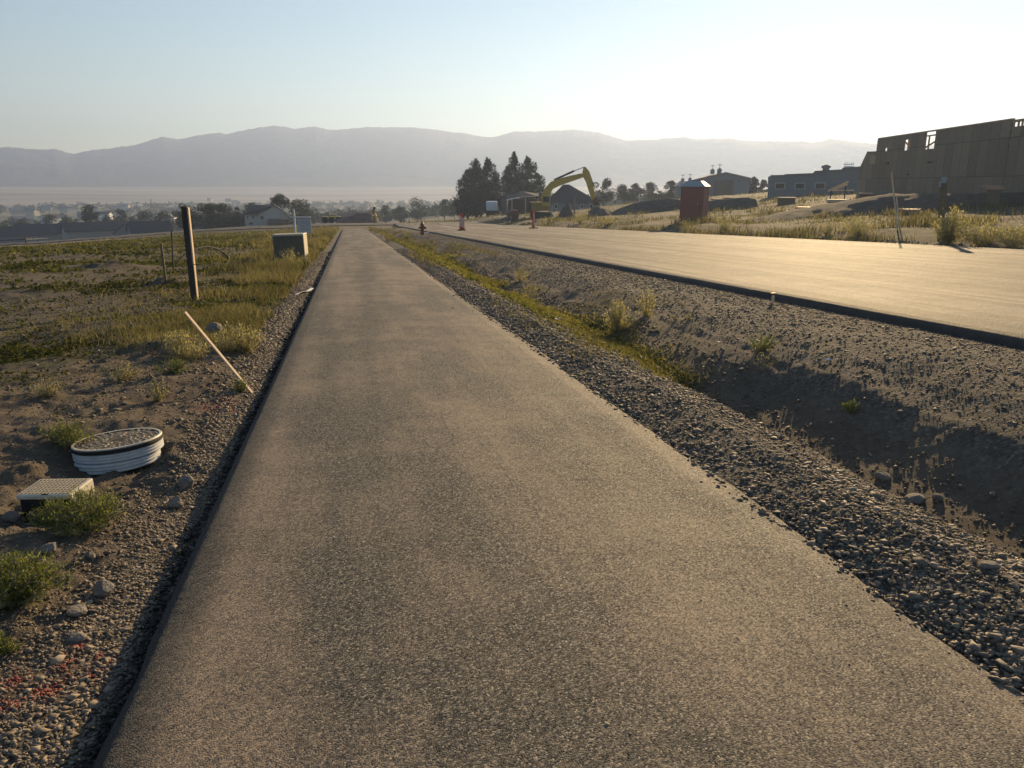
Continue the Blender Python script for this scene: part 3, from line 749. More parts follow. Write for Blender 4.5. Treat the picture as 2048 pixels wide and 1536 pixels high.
for i, (px, ty, wp, D, lb, kd, mt) in enumerate([
    (935, 345, 52, 205, 'leftmost dark column of the tall left tree group behind the white trailer', 'poplar', M_CONIF),
    (952, 325, 48, 208, 'second dark spire of the tall left tree group', 'poplar', M_CONIF),
    (975, 320, 50, 204, 'tallest pointed spire of the tall left tree group', 'poplar', M_CONIF),
    (990, 350, 36, 206, 'lowest right spire of the tall left tree group', 'poplar', M_CONIF),
    (925, 378, 36, 202, 'broad low tree at the left foot of the tall left tree group', 'round', M_CONIF),
    (962, 372, 74, 200, 'wide dark tree filling the base of the tall left tree group', 'round', M_CONIF),
    (1030, 311, 48, 200, 'tallest spire of the tree group just left of the excavator', 'poplar', M_LEAF),
    (1054, 316, 54, 203, 'second spire of the tree group just left of the excavator', 'poplar', M_LEAF),
    (1016, 338, 42, 201, 'open left tree of the group just left of the excavator', 'poplar', M_LEAF),
    (1074, 348, 40, 198, 'right sunlit tree of the group just left of the excavator', 'poplar', M_LEAF),
    (1045, 362, 70, 199, 'wide low tree filling the base of the group left of the excavator', 'round', M_CONIF),
    (1206, 352, 46, 220, 'round dark tree just right of the excavator stick', 'round', M_CONIF),
    (1245, 368, 56, 230, 'low wide tree second to the right of the excavator', 'round', M_CONIF),
    (1270, 366, 30, 235, 'small tree with notched top right of the excavator', 'round', M_CONIF),
    (1302, 364, 44, 240, 'rounded tree midway between excavator and barn', 'round', M_CONIF),
    (1342, 360, 30, 235, 'narrow dark tree left of the portable toilet', 'round', M_CONIF),
    (1334, 380, 60, 225, 'broad low tree directly left of the portable toilet', 'round', M_CONIF),
    (1505, 352, 26, 205, 'tree touching the right end of the barn', 'round', M_CONIF),
    (1524, 360, 22, 230, 'small tree between barn and long low building', 'round', M_CONIF),
    (834, 393, 62, 310, 'broad flat topped dark tree beyond the hydrant', 'round', M_CONIF),
    (800, 411, 36, 300, 'low tree left of the broad flat topped one', 'round', M_CONIF),
    (888, 396, 30, 320, 'tree just right of the broad flat topped one', 'round', M_CONIF),
    (908, 402, 28, 300, 'dark low tree touching the left tall group', 'round', M_CONIF),
    (770, 409, 30, 330, 'distant low tree above the end of the path', 'round', M_CONIF),
    (560, 387, 46, 235, 'taller left tree behind the pale house', 'round', M_LEAF),
    (598, 396, 72, 240, 'wide right tree behind the pale house', 'round', M_LEAF),
    (500, 405, 34, 300, 'rounded tree just left above the pale house', 'round', M_CONIF),
    (478, 412, 30, 260, 'small tree left of the pale house', 'round', M_CONIF),
    (366, 402, 50, 225, 'dark tree directly behind the tall post', 'round', M_LEAF),
    (410, 404, 52, 228, 'broad tree just right of the tall post', 'round', M_LEAF),
    (442, 405, 54, 226, 'broad tree between tall post and pale house', 'round', M_LEAF),
    (430, 425, 80, 222, 'low bushy tree below the broad trees right of the tall post', 'round', M_CONIF),
    (470, 430, 50, 222, 'low tree against the left wall of the pale house', 'round', M_CONIF),
    (175, 408, 42, 330, 'round solitary tree behind the long grey barn', 'round', M_CONIF),
    (242, 416, 38, 380, 'rounded tree left of the lattice tower', 'round', M_CONIF),
    (288, 420, 46, 370, 'wide tree right of the lattice tower', 'round', M_CONIF),
    (212, 430, 40, 340, 'yellowish low tree above the roof of the long grey barn', 'round', M_LEAF),
    (325, 418, 34, 350, 'small tree left of the tall post', 'round', M_CONIF),
    (25, 432, 44, 420, 'bushy tree at the far left behind the dark barns', 'round', M_LEAF),
    (92, 428, 40, 430, 'dark tree behind the right dark barn', 'round', M_CONIF),
    (128, 432, 36, 410, 'low tree left of the solitary round tree', 'round', M_CONIF),
    (650, 425, 44, 330, 'low tree right of the white sign', 'round', M_CONIF),
    (690, 422, 40, 420, 'dim low tree above the end of the path at left', 'round', M_CONIF),
    (735, 416, 44, 430, 'dim low tree above the end of the path at right', 'round', M_CONIF)]):
    tree(px, ty, wp, D, lb, kd, mt, seed=i, group='trees around the houses', n=7500 if D < 210 else (5200 if D < 250 else 3000))
# the wooded valley floor that nobody could count
def valley_wood():
    n = 4200; g = np.random.default_rng(5)
    a = g.uniform(R(-40), R(40), n) + YAW; r = np.exp(g.uniform(math.log(420), math.log(1350), n))
    X = r * np.sin(a); Y = r * np.cos(a)
    k = fbm(X * .004, Y * .004, 201, 3) > -.25; X, Y, r = X[k], Y[k], r[k]; n = len(X)
    w = g.uniform(4, 9, n); h = g.uniform(3, 7, n) * (.7 + .3 * sst(-r, -900, -400)); Z = H(X, Y)
    m = 30; u = g.normal(size=(n, m, 3)); u /= np.linalg.norm(u, axis=2)[..., None]; u *= g.uniform(.6, 1.1, (n, m, 1))
    P = np.stack([X, Y, Z], -1)[:, None] + u * np.stack([w * .5, w * .5, h * .5], -1)[:, None] + np.stack([0 * h, 0 * h, h * .5], -1)[:, None]
    s = np.repeat(w * .34, m) * g.uniform(.6, 1.3, n * m)
    tone = np.clip(np.repeat(g.uniform(.1, .8, n), m) + g.normal(0, .15, n * m), 0, 1)
    blades('valley_wood', P.reshape(-1, 3), s, s, M_CONIF, tone, lean=1.1, leafy_=True)
valley_wood()

# ---------------------------------------------------------------- foreground things on the left
def post_(name, base, top, wd, th, mat, label, cat, group=None, parent_parts=None):
    r = empty(name, base, 0, label, cat, group)
    MB().bar((0, 0, -.15), top - base, wd, th, up=(0, 1, 0)).build('shaft', mat, r, bevel=.003)
    return r
# tall dark post: two boards nailed side by side, with a splice halfway
p = at(390, 600); k = mpp(p); t = onray(377, 413, math.hypot(p.x, p.y)); h = t.z - p.z
r_ = empty('tall_post', p, -YAW, 'tall dark wooden post with a pale edge board, standing in the left field', 'post')
MB().box((-.01, 0, h * .2 - .1), (.105, .09, h * .4 + .2), ch=.004).box((-.018, .0, h * .7 - .02), (.10, .085, h * .6 + .04), ch=.004).build('post_timber', M_DWOOD, r_)
MB().box((.048, .012, h * .69), (.028, .075, h * .60), ch=.003).box((.052, .012, h * .19), (.016, .08, h * .38), ch=.003).build('edge_board', M_LATH, r_)
p = at(332, 566); D = math.hypot(p.x, p.y)
post_('wooden_stake', p, onray(322, 487, D), .055, .04, M_WOOD, 'short pale wooden stake set in a heap of soil, left of the tall post', 'stake')
p = at(346, 543); D = math.hypot(p.x, p.y)
post_('wooden_stake', p, onray(343, 461, D), .035, .03, M_DWOOD, 'thin dark stake at the left foot of the black pipe arch', 'stake')
# black pipe arch
a = at(350, 532); b = at(459, 520); D = math.hypot(a.x, a.y)
pk = onray(422, 492, (D + math.hypot(b.x, b.y)) / 2); pts = []
for i in range(25):
    t = i / 24; q = a.lerp(b, t); zt = math.sin(math.pi * t ** 1.12) ** .62
    q.z += (pk.z - (a.z + b.z) / 2) * zt - .03; pts.append(q - a)
o = MB().tube(pts, .03, 10).build('black_pipe', M_BLACK, loc=a, smooth=True)
tag(o, 'black flexible pipe bent into an arch behind the tall post', 'pipe')
# leaning survey lath
p = at(505, 787); t = onray(370, 624, math.hypot(p.x, p.y) + .15)
r_ = empty('survey_lath', p, 0, 'long thin pale lath leaning far to the left at the path edge', 'stake')
d = t - p; MB().bar(-d.normalized() * .08, d * .62, .030, .012, up=(.9, -.35, .35)).build('lath', M_LATH, r_)
MB().bar(d * .62, d, .0302, .0122, up=(.9, -.35, .35)).build('painted_tip', simple('pink_sprayed_pine', (.80, .57, .38), .7, .15, 30, .2), r_)
# curled strip
def curl(name, p0, p1, wd, mat, label, cat, lift=.02):
    a = at(*p0); b = at(*p1); m = MB(); n = 8; V = []; F = []
    sd = (b - a).cross(Vector((0, 0, 1))).normalized() * wd / 2
    for i in range(n + 1):
        t = i / n; q = (b - a) * t; q.z += lift * (.5 + math.sin(t * 7)) * .5 + .02 + lift * t
        sg = sd * (1 - abs(t - .5) * .7)
        tw = Vector((0, 0, .012 * math.sin(t * 5)))
        V += [q - sg - tw, q + sg + tw, q + sg + tw + Vector((0, 0, .006)), q - sg - tw + Vector((0, 0, .006))]
    for i in range(n):
        for j in range(4): F.append((i * 4 + j, i * 4 + (j + 1) % 4, i * 4 + 4 + (j + 1) % 4, i * 4 + 4 + j))
    F += [(0, 1, 2, 3), (n * 4 + 3, n * 4 + 2, n * 4 + 1, n * 4)]
    m.add(V, F); return tag(m.build(name, mat, loc=a), label, cat)
curl('plastic_strip', (592, 592), (626, 582), .09, M_REFL, 'curled white strip lying across the left edge of the path', 'debris', .03)
curl('bent_board', (1097, 638), (1121, 645), .10, M_LATH, 'pale curved board lying in the grass of the ditch', 'debris', .03)
# utility box
p = at(580, 522); k = mpp(p); D = math.hypot(p.x, p.y); W = 58 * k; Hh = onray(580, 468, D).z - p.z
r_ = empty('utility_box', p, 0, 'large dark tan utility box with pale lid in tall grass beside the path', 'utility box', rot=(0, R(-1.5), R(-6)))
MB().box((0, .35, Hh * .46), (W * .95, .75, Hh * .92), ch=.025).build('body', M_TANBOX, r_)
m = MB(); m.box((0, .35, Hh * .955), (W, .82, Hh * .075), ch=.02); m.box((W * .485, .35, Hh * .55), (.03, .78, Hh * .72), ch=.006); m.build('lid', M_TANLID_SUN, r_)  # pale slab on the right flank paints the sunlit face
MB().box((W * .05, -.035, Hh * .90), (.10, .02, .05), ch=.004).box((0, -.034, Hh * .9), (W * .5, .012, .012)).build('latch', M_TANBOX, r_)
MB().box((0, .35, .03), (W * 1.06, .92, .10), ch=.01).build('base_pad', M_ROCK, r_)
M_SIGN = simple('grey_white_board', (.48, .47, .47), .6, .08, 4, .05)
# real-estate style sign
p = at(592, 487); D = math.hypot(p.x, p.y); k = D / FPX / .99; zt = onray(592, 420, D).z - p.z
r_ = empty('yard_sign', p, -R(4), 'white wooden yard sign post with hanging panel behind the utility box', 'sign')
MB().box((0, 0, zt / 2 - .1), (.105, .105, zt + .2), ch=.006).lathe([(.075, zt), (.06, zt + .02), (.0, zt + .1)], 4).build('post', M_WHITE, r_)
az = zt - 13 * k
MB().box((11 * k, 0, az), (38 * k, .08, .085), ch=.005).build('arm', M_WHITE, r_)
pw_, ph_ = 25 * k, 27 * k; cz = az - .10 - ph_ / 2
MB().box((17.5 * k, 0, cz), (pw_, .03, ph_), ch=.004).build('panel', M_SIGN, r_)
for s in (-1, 1): MB().tube([(17.5 * k + s * pw_ * .35, 0, az - .03), (17.5 * k + s * pw_ * .35, 0, cz + ph_ / 2 - .01)], .008, 5).build('chain', M_TRACK, r_)
m = MB()
for zz, ww in ((.3, .5), (.16, .62), (-.02, .4), (-.2, .55)): m.box((17.5 * k, -.0175, cz + zz * ph_), (pw_ * ww, .004, ph_ * .05))
m.build('print', M_GREYPL, r_)
# round manhole cover on rings
p = at(238, 948); k = mpp(p); Rm = 79 * k
c = onray(238, 889, math.hypot(p.x, p.y) + .32)
gz = float(H(c.x, c.y))
r_ = empty('manhole', (c.x, c.y, gz - .03), 0, 'round manhole cover on white rings standing proud of the left soil', 'manhole', rot=(R(-4), R(-2.5), R(10)))
z0 = c.z - gz + .07
ring = [(Rm * .95, 0), (Rm * .985, .006)]
def ringprof(z0, z1, r): 
    n = 3; o = []
    for i in range(n):
        a = z0 + (z1 - z0) * i / n; b = z0 + (z1 - z0) * (i + 1) / n
        o += [(r * .965, a + .001), (r * 1.0, a + .007), (r * 1.0, b - .007), (r * .965, b - .001)]
    return o
MB().lathe(ringprof(z0 - .10, z0 - .036, Rm * 1.0), 56).build('upper_ring', M_RING, r_, smooth=True)
MB().lathe(ringprof(z0 - .175, z0 - .105, Rm * .96), 56, c=(-.015, -.02, 0)).build('lower_ring', M_RING, r_, smooth=True)
cv = MB().lathe([(Rm * .93, z0 - .036), (Rm * 1.0, z0 - .034), (Rm * 1.005, z0 - .006), (Rm * .99, z0), (Rm * .93, z0 + .001), (Rm * .92, z0 - .004), (0.0, z0 - .004)], 64)
cv = cv.build('cover', simple('dirty_iron', (.10, .082, .062), .85, .35, 30, .3), r_, smooth=True)
MB().lathe([(Rm * 1.006, z0 - .032), (Rm * 1.010, z0 - .028), (Rm * 1.010, z0 - .014), (Rm * 1.006, z0 - .010)], 64, cap=False).build('gasket', M_BLACK, cv, smooth=True)
MB().lathe([(Rm * .935, z0 - .01), (Rm * .935, z0 + .004), (Rm * .985, z0 + .0045), (Rm * .998, z0 - .002), (Rm * .998, z0 - .012)], 64, cap=False).build('rim', M_CREAM, cv, smooth=True)
m = MB(); rr = random.Random(4)
for rad_ in (.30, .45, .60, .75, .88):
    nseg = int(10 + rad_ * 26)
    for i in range(nseg):
        a = 2 * math.pi * i / nseg + rad_; 
        if rr.random() < .12: continue
        q = Vector((math.cos(a) * rad_ * Rm, math.sin(a) * rad_ * Rm, z0 - .0015)); rot = Matrix.Rotation(a + (0 if i % 2 else math.pi / 2), 3, 'Z')
        m.box(q, (Rm * .085, Rm * .032, .006), rot)
m.build('tread_pattern', simple('worn_cream', (.46, .40, .30), .7, .3, 30, .3), cv)['kind'] = 'stuff'
MB().lathe([(Rm * .001, z0 - .0030), (Rm * .17, z0 - .0028)], 24, c=(.01, -.02, 0), cap=False).build('pick_hole', M_DARK, cv)
# valve box
p = at(118, 998); D = math.hypot(p.x, p.y); k = mpp(p)
c = onray(113, 972, 5.10); gz = float(H(c.x, c.y)); hh = c.z - gz
W = 90 * k; Dp = .25
r_ = empty('valve_box', (c.x, c.y, gz), 0, 'rectangular valve box with cream gridded lid on the left soil', 'valve box', rot=(R(2), R(-1), R(-12)))
MB().box((0, 0, hh / 2 - .11), (W * .93, Dp * .93, hh + .18), ch=.01).build('body', M_BLACK, r_)
ld = MB().box((0, 0, hh - .014), (W, Dp, .030), ch=.009).build('lid', M_CREAM, r_)
m = MB()
for i in range(13):
    x = (-.5 + (i + .5) / 13) * W * .9
    for j in range(8):
        y = (-.5 + (j + .5) / 8) * Dp * .88
        m.box((x, y, hh + .0025), (W * .9 / 13 * .62, Dp * .88 / 8 * .62, .005))
m.build('grid_pattern', simple('soiled_cream', (.36, .30, .21), .7, .3, 40, .3), ld)
MB().box((W * .485, 0, hh - .05), (.012, Dp * .96, .09), ch=.003).build('lit_side', M_CREAM, r_)  # cream slab paints sunlight onto the right side
MB().box((W * .02, -Dp * .46, hh + .002), (.035, .012, .004)).build('finger_slot', M_DARK, ld)
# rocks
def rock(px, py, wpx, hpx, label, group='loose rocks on the left soil', mat=M_ROCK, seed=0):
    p = at(px, py); k = mpp(p); g = np.random.default_rng(seed + int(px))
    bm = bmesh.new(); bmesh.ops.create_icosphere(bm, subdivisions=2, radius=1)
    for v in bm.verts:
        q = v.co * (1 + .0); a = 1 + .22 * float(fbm(q.x * 1.3 + seed, q.y * 1.3 + q.z, 300 + seed, 2)); v.co = q * a
    planes = [Vector(g.normal(size=3)).normalized() for _ in range(7)]
    for v in bm.verts:
        for pl in planes:
            d = v.co.dot(pl)
            if d > .72: v.co -= pl * (d - .72)
        v.co = Vector((v.co.x * wpx * k * .56, v.co.y * wpx * k * .45, v.co.z * hpx * k * .62))
    me = bpy.data.meshes.new('rock'); bm.to_mesh(me); bm.free(); me.materials.append(mat)
    o = bpy.data.objects.new('rock', me); COL.objects.link(o); o.location = p + Vector((0, wpx * k * .3, hpx * k * .32)); o.rotation_euler = (g.uniform(-.2, .2), g.uniform(-.2, .2), g.uniform(0, 6))
    return tag(o, label, 'rock', group)
rock(428, 672, 38, 26, 'grey boulder in the grass right of the leaning lath', seed=1)
rock(370, 978, 34, 24, 'block shaped brown rock between manhole cover and path', seed=2)
rock(350, 1018, 34, 20, 'brown rock below the block shaped one near the path', seed=3)
rock(150, 1236, 44, 16, 'flat grey rock right of the bright green weed', seed=4)
rock(92, 1112, 34, 14, 'flat pale rock below the large fresh green weed', seed=5)
rock(18, 1046, 26, 20, 'small brown rock at the left edge by the valve box', seed=6)
rock(205, 1192, 40, 26, 'rounded brown clod near the path above the flat grey rock', seed=7)
rock(182, 1125, 18, 14, 'small tan rock below the right side of the fresh green weed', seed=8)
rock(150, 1290, 40, 16, 'slanted flat rock above the red painted soil', seed=9)
rock(1838, 1010, 44, 16, 'long pinkish rock on the crest of the right gravel berm', 'loose rocks on the right gravel', seed=10)
rock(1880, 1004, 22, 12, 'small white rock right of the long pinkish one', 'loose rocks on the right gravel', seed=11)
rock(1770, 962, 30, 14, 'brown rock left of the long pinkish one on the gravel berm', 'loose rocks on the right gravel', seed=12)
rock(1986, 1140, 34, 14, 'flat pale rock near the right edge above the coarse gravel', 'loose rocks on the right gravel', seed=13)
# litter
def litter(px, py, wpx, label):
    p = at(px, py); k = mpp(p) * wpx; g = random.Random(int(px)); V = []; F = []
    for i in range(4):
        for j in range(3): V.append(((i / 3 - .5) * k + g.gauss(0, k * .08), (j / 2 - .5) * k * .6 + g.gauss(0, k * .08), .01 + abs(g.gauss(0, k * .16))))
    for i in range(3):
        for j in range(2): F.append((i * 3 + j, i * 3 + 3 + j, i * 3 + 4 + j, i * 3 + 1 + j))
    V2 = [(x, y, z + .004) for x, y, z in V]; n = len(V); F2 = [tuple(i + n for i in f[::-1]) for f in F]
    rim = [0, 3, 6, 9, 10, 11, 8, 5, 2, 1]; F3 = [(rim[i], rim[(i + 1) % 10], rim[(i + 1) % 10] + n, rim[i] + n) for i in range(10)]
    o = MB().add(V + V2, F + F2 + F3).build('litter', M_REFL, loc=p); return tag(o, label, 'litter', 'scraps of litter in the ditch')
litter(846, 506, 13, 'crumpled white scrap in the ditch nearest to the hydrant')
litter(862, 487, 6, 'tiny white scrap just below the hydrant')
litter(925, 541, 10, 'white scrap on the ditch grass below the striped panel')
litter(995, 580, 6, 'small white scrap beside the grassy ditch floor')
litter(1186, 664, 9, 'white scrap left of the fullest bushy weed')
litter(1303, 699, 5, 'tiny white scrap on the dark ditch bank')
litter(1020, 596, 6, 'yellowish scrap lying in the ditch grass')
litter(1655, 723, 12, 'orange white scrap at the top of the bank')
# small post at the road edge
p = at(1545, 608); D = math.hypot(p.x, p.y)
r_ = empty('edge_marker', p, 0, 'short pale marker post with cap at the near road edge', 'post')
z = onray(1545, 586, D).z - p.z
MB().box((0, 0, z / 2 - .05), (.04, .02, z + .1), ch=.002).build('shaft', M_LATH, r_)
MB().box((0, 0, z - .015), (.085, .025, .035), ch=.003).build('cap', M_MAROON, r_)
# ---------------------------------------------------------------- middle distance and far things
class Fr:
    """a thing standing at distance D, facing back along the view; q() turns a photograph pixel into its local (x, z) metres"""
    def __init__(s, name, px, D, label, cat, group=None, turn=0, basepx=None):
        s.p = ground(px, D) if basepx is None else at(px, basepx)
        s.D = math.hypot(s.p.x, s.p.y); s.az = math.atan2(s.p.x, s.p.y); s.px = px
        s.r = empty(name, s.p, -s.az + turn, label, cat, group); s.k = s.D / FPX
    def q(s, px, py):
        d = ray(px, py); a = math.atan2(d.x, d.y) - s.az
        Dp = s.D / math.cos(a); z = CH + d.z / math.hypot(d.x, d.y) * Dp
        return (s.D * math.tan(a), z - s.p.z)
def boxq(fr, m, x0, y0, x1, y1, yo, dp, ch=0):
    """box spanning pixel rectangle, front face at local y=yo, depth dp"""
    a = fr.q(x0, y0); b = fr.q(x1, y1)
    return m.box(((a[0] + b[0]) / 2, yo + dp / 2, (a[1] + b[1]) / 2), (abs(b[0] - a[0]), dp, abs(a[1] - b[1])), ch=ch)

# gable house: L along local X (ridge), W across, wall height hw, roof rise hr; gable ends at +-X
def gable(name, loc, rz, L, W, hw, hr, wall, roof, label, cat, group=None, ov=.35, windows=(), chimney=None, door=None, base=-1.5):
    r = empty(name, loc, rz, label, cat, group)
    V = [(x, y, z) for x in (-L / 2, L / 2) for (y, z) in ((-W / 2, base), (W / 2, base), (W / 2, hw), (0, hw + hr), (-W / 2, hw))]
    MB().add(V, [(0, 1, 2, 3, 4), (5, 6, 7, 8, 9), (0, 1, 6, 5), (1, 2, 7, 6), (4, 0, 5, 9)]).build('wall', wall, r)
    s = hr / (W / 2); t = .14; rf = MB()
    prof = [(-W / 2 - ov, hw - ov * s + .02), (0, hw + hr + .02), (W / 2 + ov, hw - ov * s + .02), (W / 2 + ov, hw - ov * s + t), (0, hw + hr + t + .03), (-W / 2 - ov, hw - ov * s + t)]
    x0, x1 = -L / 2 - ov, L / 2 + ov
    rf.add([(x0, y, z) for y, z in prof] + [(x1, y, z) for y, z in prof], [tuple(range(6)), tuple(range(11, 5, -1))] + [(i, (i + 1) % 6, (i + 1) % 6 + 6, i + 6) for i in range(6)])
    ro = rf.build('roof', roof, r)
    if chimney: MB().box((chimney[0], chimney[1], hw + hr * .6), (.9, .9, hr * 1.5)).build('chimney', wall, ro)
    for (side_, u, z, w_, h_) in windows:    # side: 'f' = local -Y face, 'g' = +X gable, 'h' = -X gable
        if side_ == 'f': c, d, dp = (u, -W / 2 - .01, z), (w_, .08, h_), (w_ - .2, .1, h_ - .2)
        elif side_ == 'g': c, d, dp = (L / 2 + .01, u, z), (.08, w_, h_), (.1, w_ - .2, h_ - .2)
        else: c, d, dp = (-L / 2 - .01, u, z), (.08, w_, h_), (.1, w_ - .2, h_ - .2)
        f = MB().box(c, d).build('window', M_WHITE, r); MB().box(c, dp).build('pane', M_GLASS, f)
    return r

# pale house, left of the path end
f = Fr('house', 530, 205, 'pale house with dark roof among trees left of the path end', 'house')
x0, x1 = f.q(490, 440)[0], f.q(576, 440)[0]
top = f.q(545, 411)[1]; ev = f.q(500, 428)[1]
A = f.q(517, 428); W_ = f.q(576, 428)[0] - A[0]
V = MB()
gx0, gx1 = A[0], f.q(574, 430)[0]; gm = f.q(549, 411)[0]
V.prism([(gx0, -1.5), (gx1, -1.5), (gx1, f.q(574, 428)[1]), (gm, top - .15), (gx0, ev)], 0, 9).build('wall', M_STUCCO, f.r)
V = MB(); V.prism([(x0, -1.5), (gx0 - .01, -1.5), (gx0 - .01, ev), (x0, ev)], .6, 9).build('side_wing', M_STUCCO, f.r)
rfm = MB(); t = .2
rfm.add([(x0 - .4, .2, ev - .1), (gx0 - .3, -.3, ev - .1), (gm + .0, -.35, top), (gm - 1.2, 4.5, top), (x0 + 2.2, 4.5, top - .2),
         (x0 - .4, .2, ev + .1), (gx0 - .3, -.3, ev + .1), (gm + .0, -.35, top + t), (gm - 1.2, 4.5, top + t), (x0 + 2.2, 4.5, top - .2 + t)],
        [(0, 1, 2, 3, 4), (9, 8, 7, 6, 5), (0, 5, 6, 1), (1, 6, 7, 2), (2, 7, 8, 3), (3, 8, 9, 4), (4, 9, 5, 0)])
rfo = rfm.build('roof', M_ROOFD, f.r)
MB().add([(gm, -.35, top + .02), (gx1 + .4, -.35, f.q(576, 430)[1]), (gx1 + .4, 9.2, f.q(576, 430)[1]), (gm, 9.2, top + .02),
          (gm, -.35, top + t), (gx1 + .4, -.35, f.q(576, 430)[1] + t), (gx1 + .4, 9.2, f.q(576, 430)[1] + t), (gm, 9.2, top + t)],
         [(0, 1, 2, 3), (7, 6, 5, 4), (0, 4, 5, 1), (1, 5, 6, 2), (2, 6, 7, 3), (3, 7, 4, 0)]).build('roof_slope', M_ROOFD, rfo)
a = f.q(563, 409); b = f.q(569, 440)
MB().box(((a[0] + b[0]) / 2, -.35, (a[1] - 1.5) / 2), (b[0] - a[0], .8, a[1] + 1.5)).build('chimney', M_STUCCO, rfo)
for (wx, wy, ww, wh, yo) in [(495, 435, 3, 6, .6), (506, 435, 3, 6, .6), (524, 435, 7, 7, 0), (502, 447, 8, 4, .6)]:
    a = f.q(wx - ww / 2, wy - wh / 2); b = f.q(wx + ww / 2, wy + wh / 2)
    fo = MB().box(((a[0] + b[0]) / 2, yo, (a[1] + b[1]) / 2), (b[0] - a[0], .1, a[1] - b[1])).build('window', M_GREYW, f.r)
    MB().box(((a[0] + b[0]) / 2, yo, (a[1] + b[1]) / 2), ((b[0] - a[0]) * .75, .14, (a[1] - b[1]) * .75)).build('pane', M_GLASS, fo)
m = MB(); boxq(f, m, 535, 438, 577, 448, -2.2, 2.0); m.build('deck', M_BROWNW, f.r)

# long grey barn and its neighbours on the left
f = Fr('barn', 188, 285, 'long grey barn with dark roof and sunlit gable end in the left distance', 'barn')
k = f.k
f.r.rotation_euler = (0, 0, -f.az + R(9))
L_ = 103 * k / math.cos(R(9))
rr_ = f.r; top = f.q(188, 446)[1]; ev = f.q(188, 459)[1]
V = [(x, y, z) for x in (-L_ / 2, L_ / 2) for (y, z) in ((-4.5, -2), (4.5, -2), (4.5, ev), (0, top), (-4.5, ev))]
MB().add(V, [(0, 1, 2, 3, 4), (5, 6, 7, 8, 9), (0, 1, 6, 5), (1, 2, 7, 6), (4, 0, 5, 9)]).build('wall', simple('barn_boards', (.30, .29, .26), .85, .12, 2, .2), rr_)
pr = [(-5, ev - .35), (0, top + .05), (5, ev - .35), (5, ev - .1), (0, top + .35), (-5, ev - .1)]
MB().add([(-L_ / 2 - .4, y, z) for y, z in pr] + [(L_ / 2 + .1, y, z) for y, z in pr], [tuple(range(6)), tuple(range(11, 5, -1))] + [(i, (i + 1) % 6, (i + 1) % 6 + 6, i + 6) for i in range(6)]).build('roof', M_ROOFD, rr_)
MB().box((L_ / 2 + .02, .5, 1.2), (.12, 3.2, 3.2)).build('door', M_GREYW, rr_)
for (px, D, L, W, hw, hr, tn, lb) in [
    (20, 300, 22, 9, 2.6, 2.4, 5, 'long low dark barn at the very left edge'),
    (72, 312, 14, 8, 3.0, 3.0, -6, 'dark roofed barn second from the left edge'),
    (112, 345, 9, 7, 2.6, 2.2, 20, 'small tan walled house between dark barn and long grey barn'),
    (262, 262, 9, 8, 1.6, 3.0, 60, 'dark steep roofed house just right of the long grey barn'),
    (292, 255, 11, 8, 1.8, 2.8, 10, 'dark roofed house left of the tall post')]:
    g_ = ground(px, D); az_ = math.atan2(g_.x, g_.y)
    gable('house', g_, -az_ + R(tn), L, W, hw, hr, M_STUCCO if 'tan' in lb else M_GREYW, M_ROOFD, lb, 'house', 'houses at the left edge of the field', windows=(('f', -L * .25, hw * .6, 1.2, 1.0), ('f', L * .2, hw * .6, 1.2, 1.0)))
# mesh tower far left
p = ground(301, 420); r_ = empty('lattice_tower', p, 0, 'thin far lattice mast above the trees left of the tall post', 'mast')
z = onray(301, 398, 420).z - p.z; m = MB()
for a in range(3):
    q = [Vector((math.cos(a * 2.09) * 1.0, math.sin(a * 2.09) * 1.0, 0)), Vector((math.cos(a * 2.09) * .3, math.sin(a * 2.09) * .3, z))]
    m.tube(q, .07, 5)
for i in range(14):
    t = i / 14; 
    for a in range(3):
        r0 = 1 - .7 * t; r1 = 1 - .7 * (t + 1 / 14)
        m.tube([(math.cos(a * 2.09) * r0, math.sin(a * 2.09) * r0, t * z), (math.cos((a + 1) * 2.09) * r1, math.sin((a + 1) * 2.09) * r1, (t + 1 / 14) * z)], .04, 4)
m.build('mast_frame', M_GREYW, r_)
# field fence at far left
f0 = at(-60, 496); f1 = at(53, 490); f2 = at(104, 480); f3 = at(235, 474)
r_ = empty('field_fence', f1, 0, 'low rail fence with dark posts at the far left of the field', 'fence')
pts = [f0, f1, f2, f1.lerp(f2, 1.9), f1.lerp(f2, 2.9)]
for q in pts[:]:
    q = Vector((q.x, q.y, float(H(q.x, q.y)))) - f1
    MB().box((q.x, q.y, q.z + .5), (.14, .14, 1.5), ch=.01).build('post', M_DWOOD, r_)
for a, b in zip(pts[:-1], pts[1:]):
    a2 = Vector((a.x, a.y, float(H(a.x, a.y)) + .78)) - f1; b2 = Vector((b.x, b.y, float(H(b.x, b.y)) + .78)) - f1
    MB().bar(a2, b2, .05, .13).build('rail', M_DWOOD, r_)
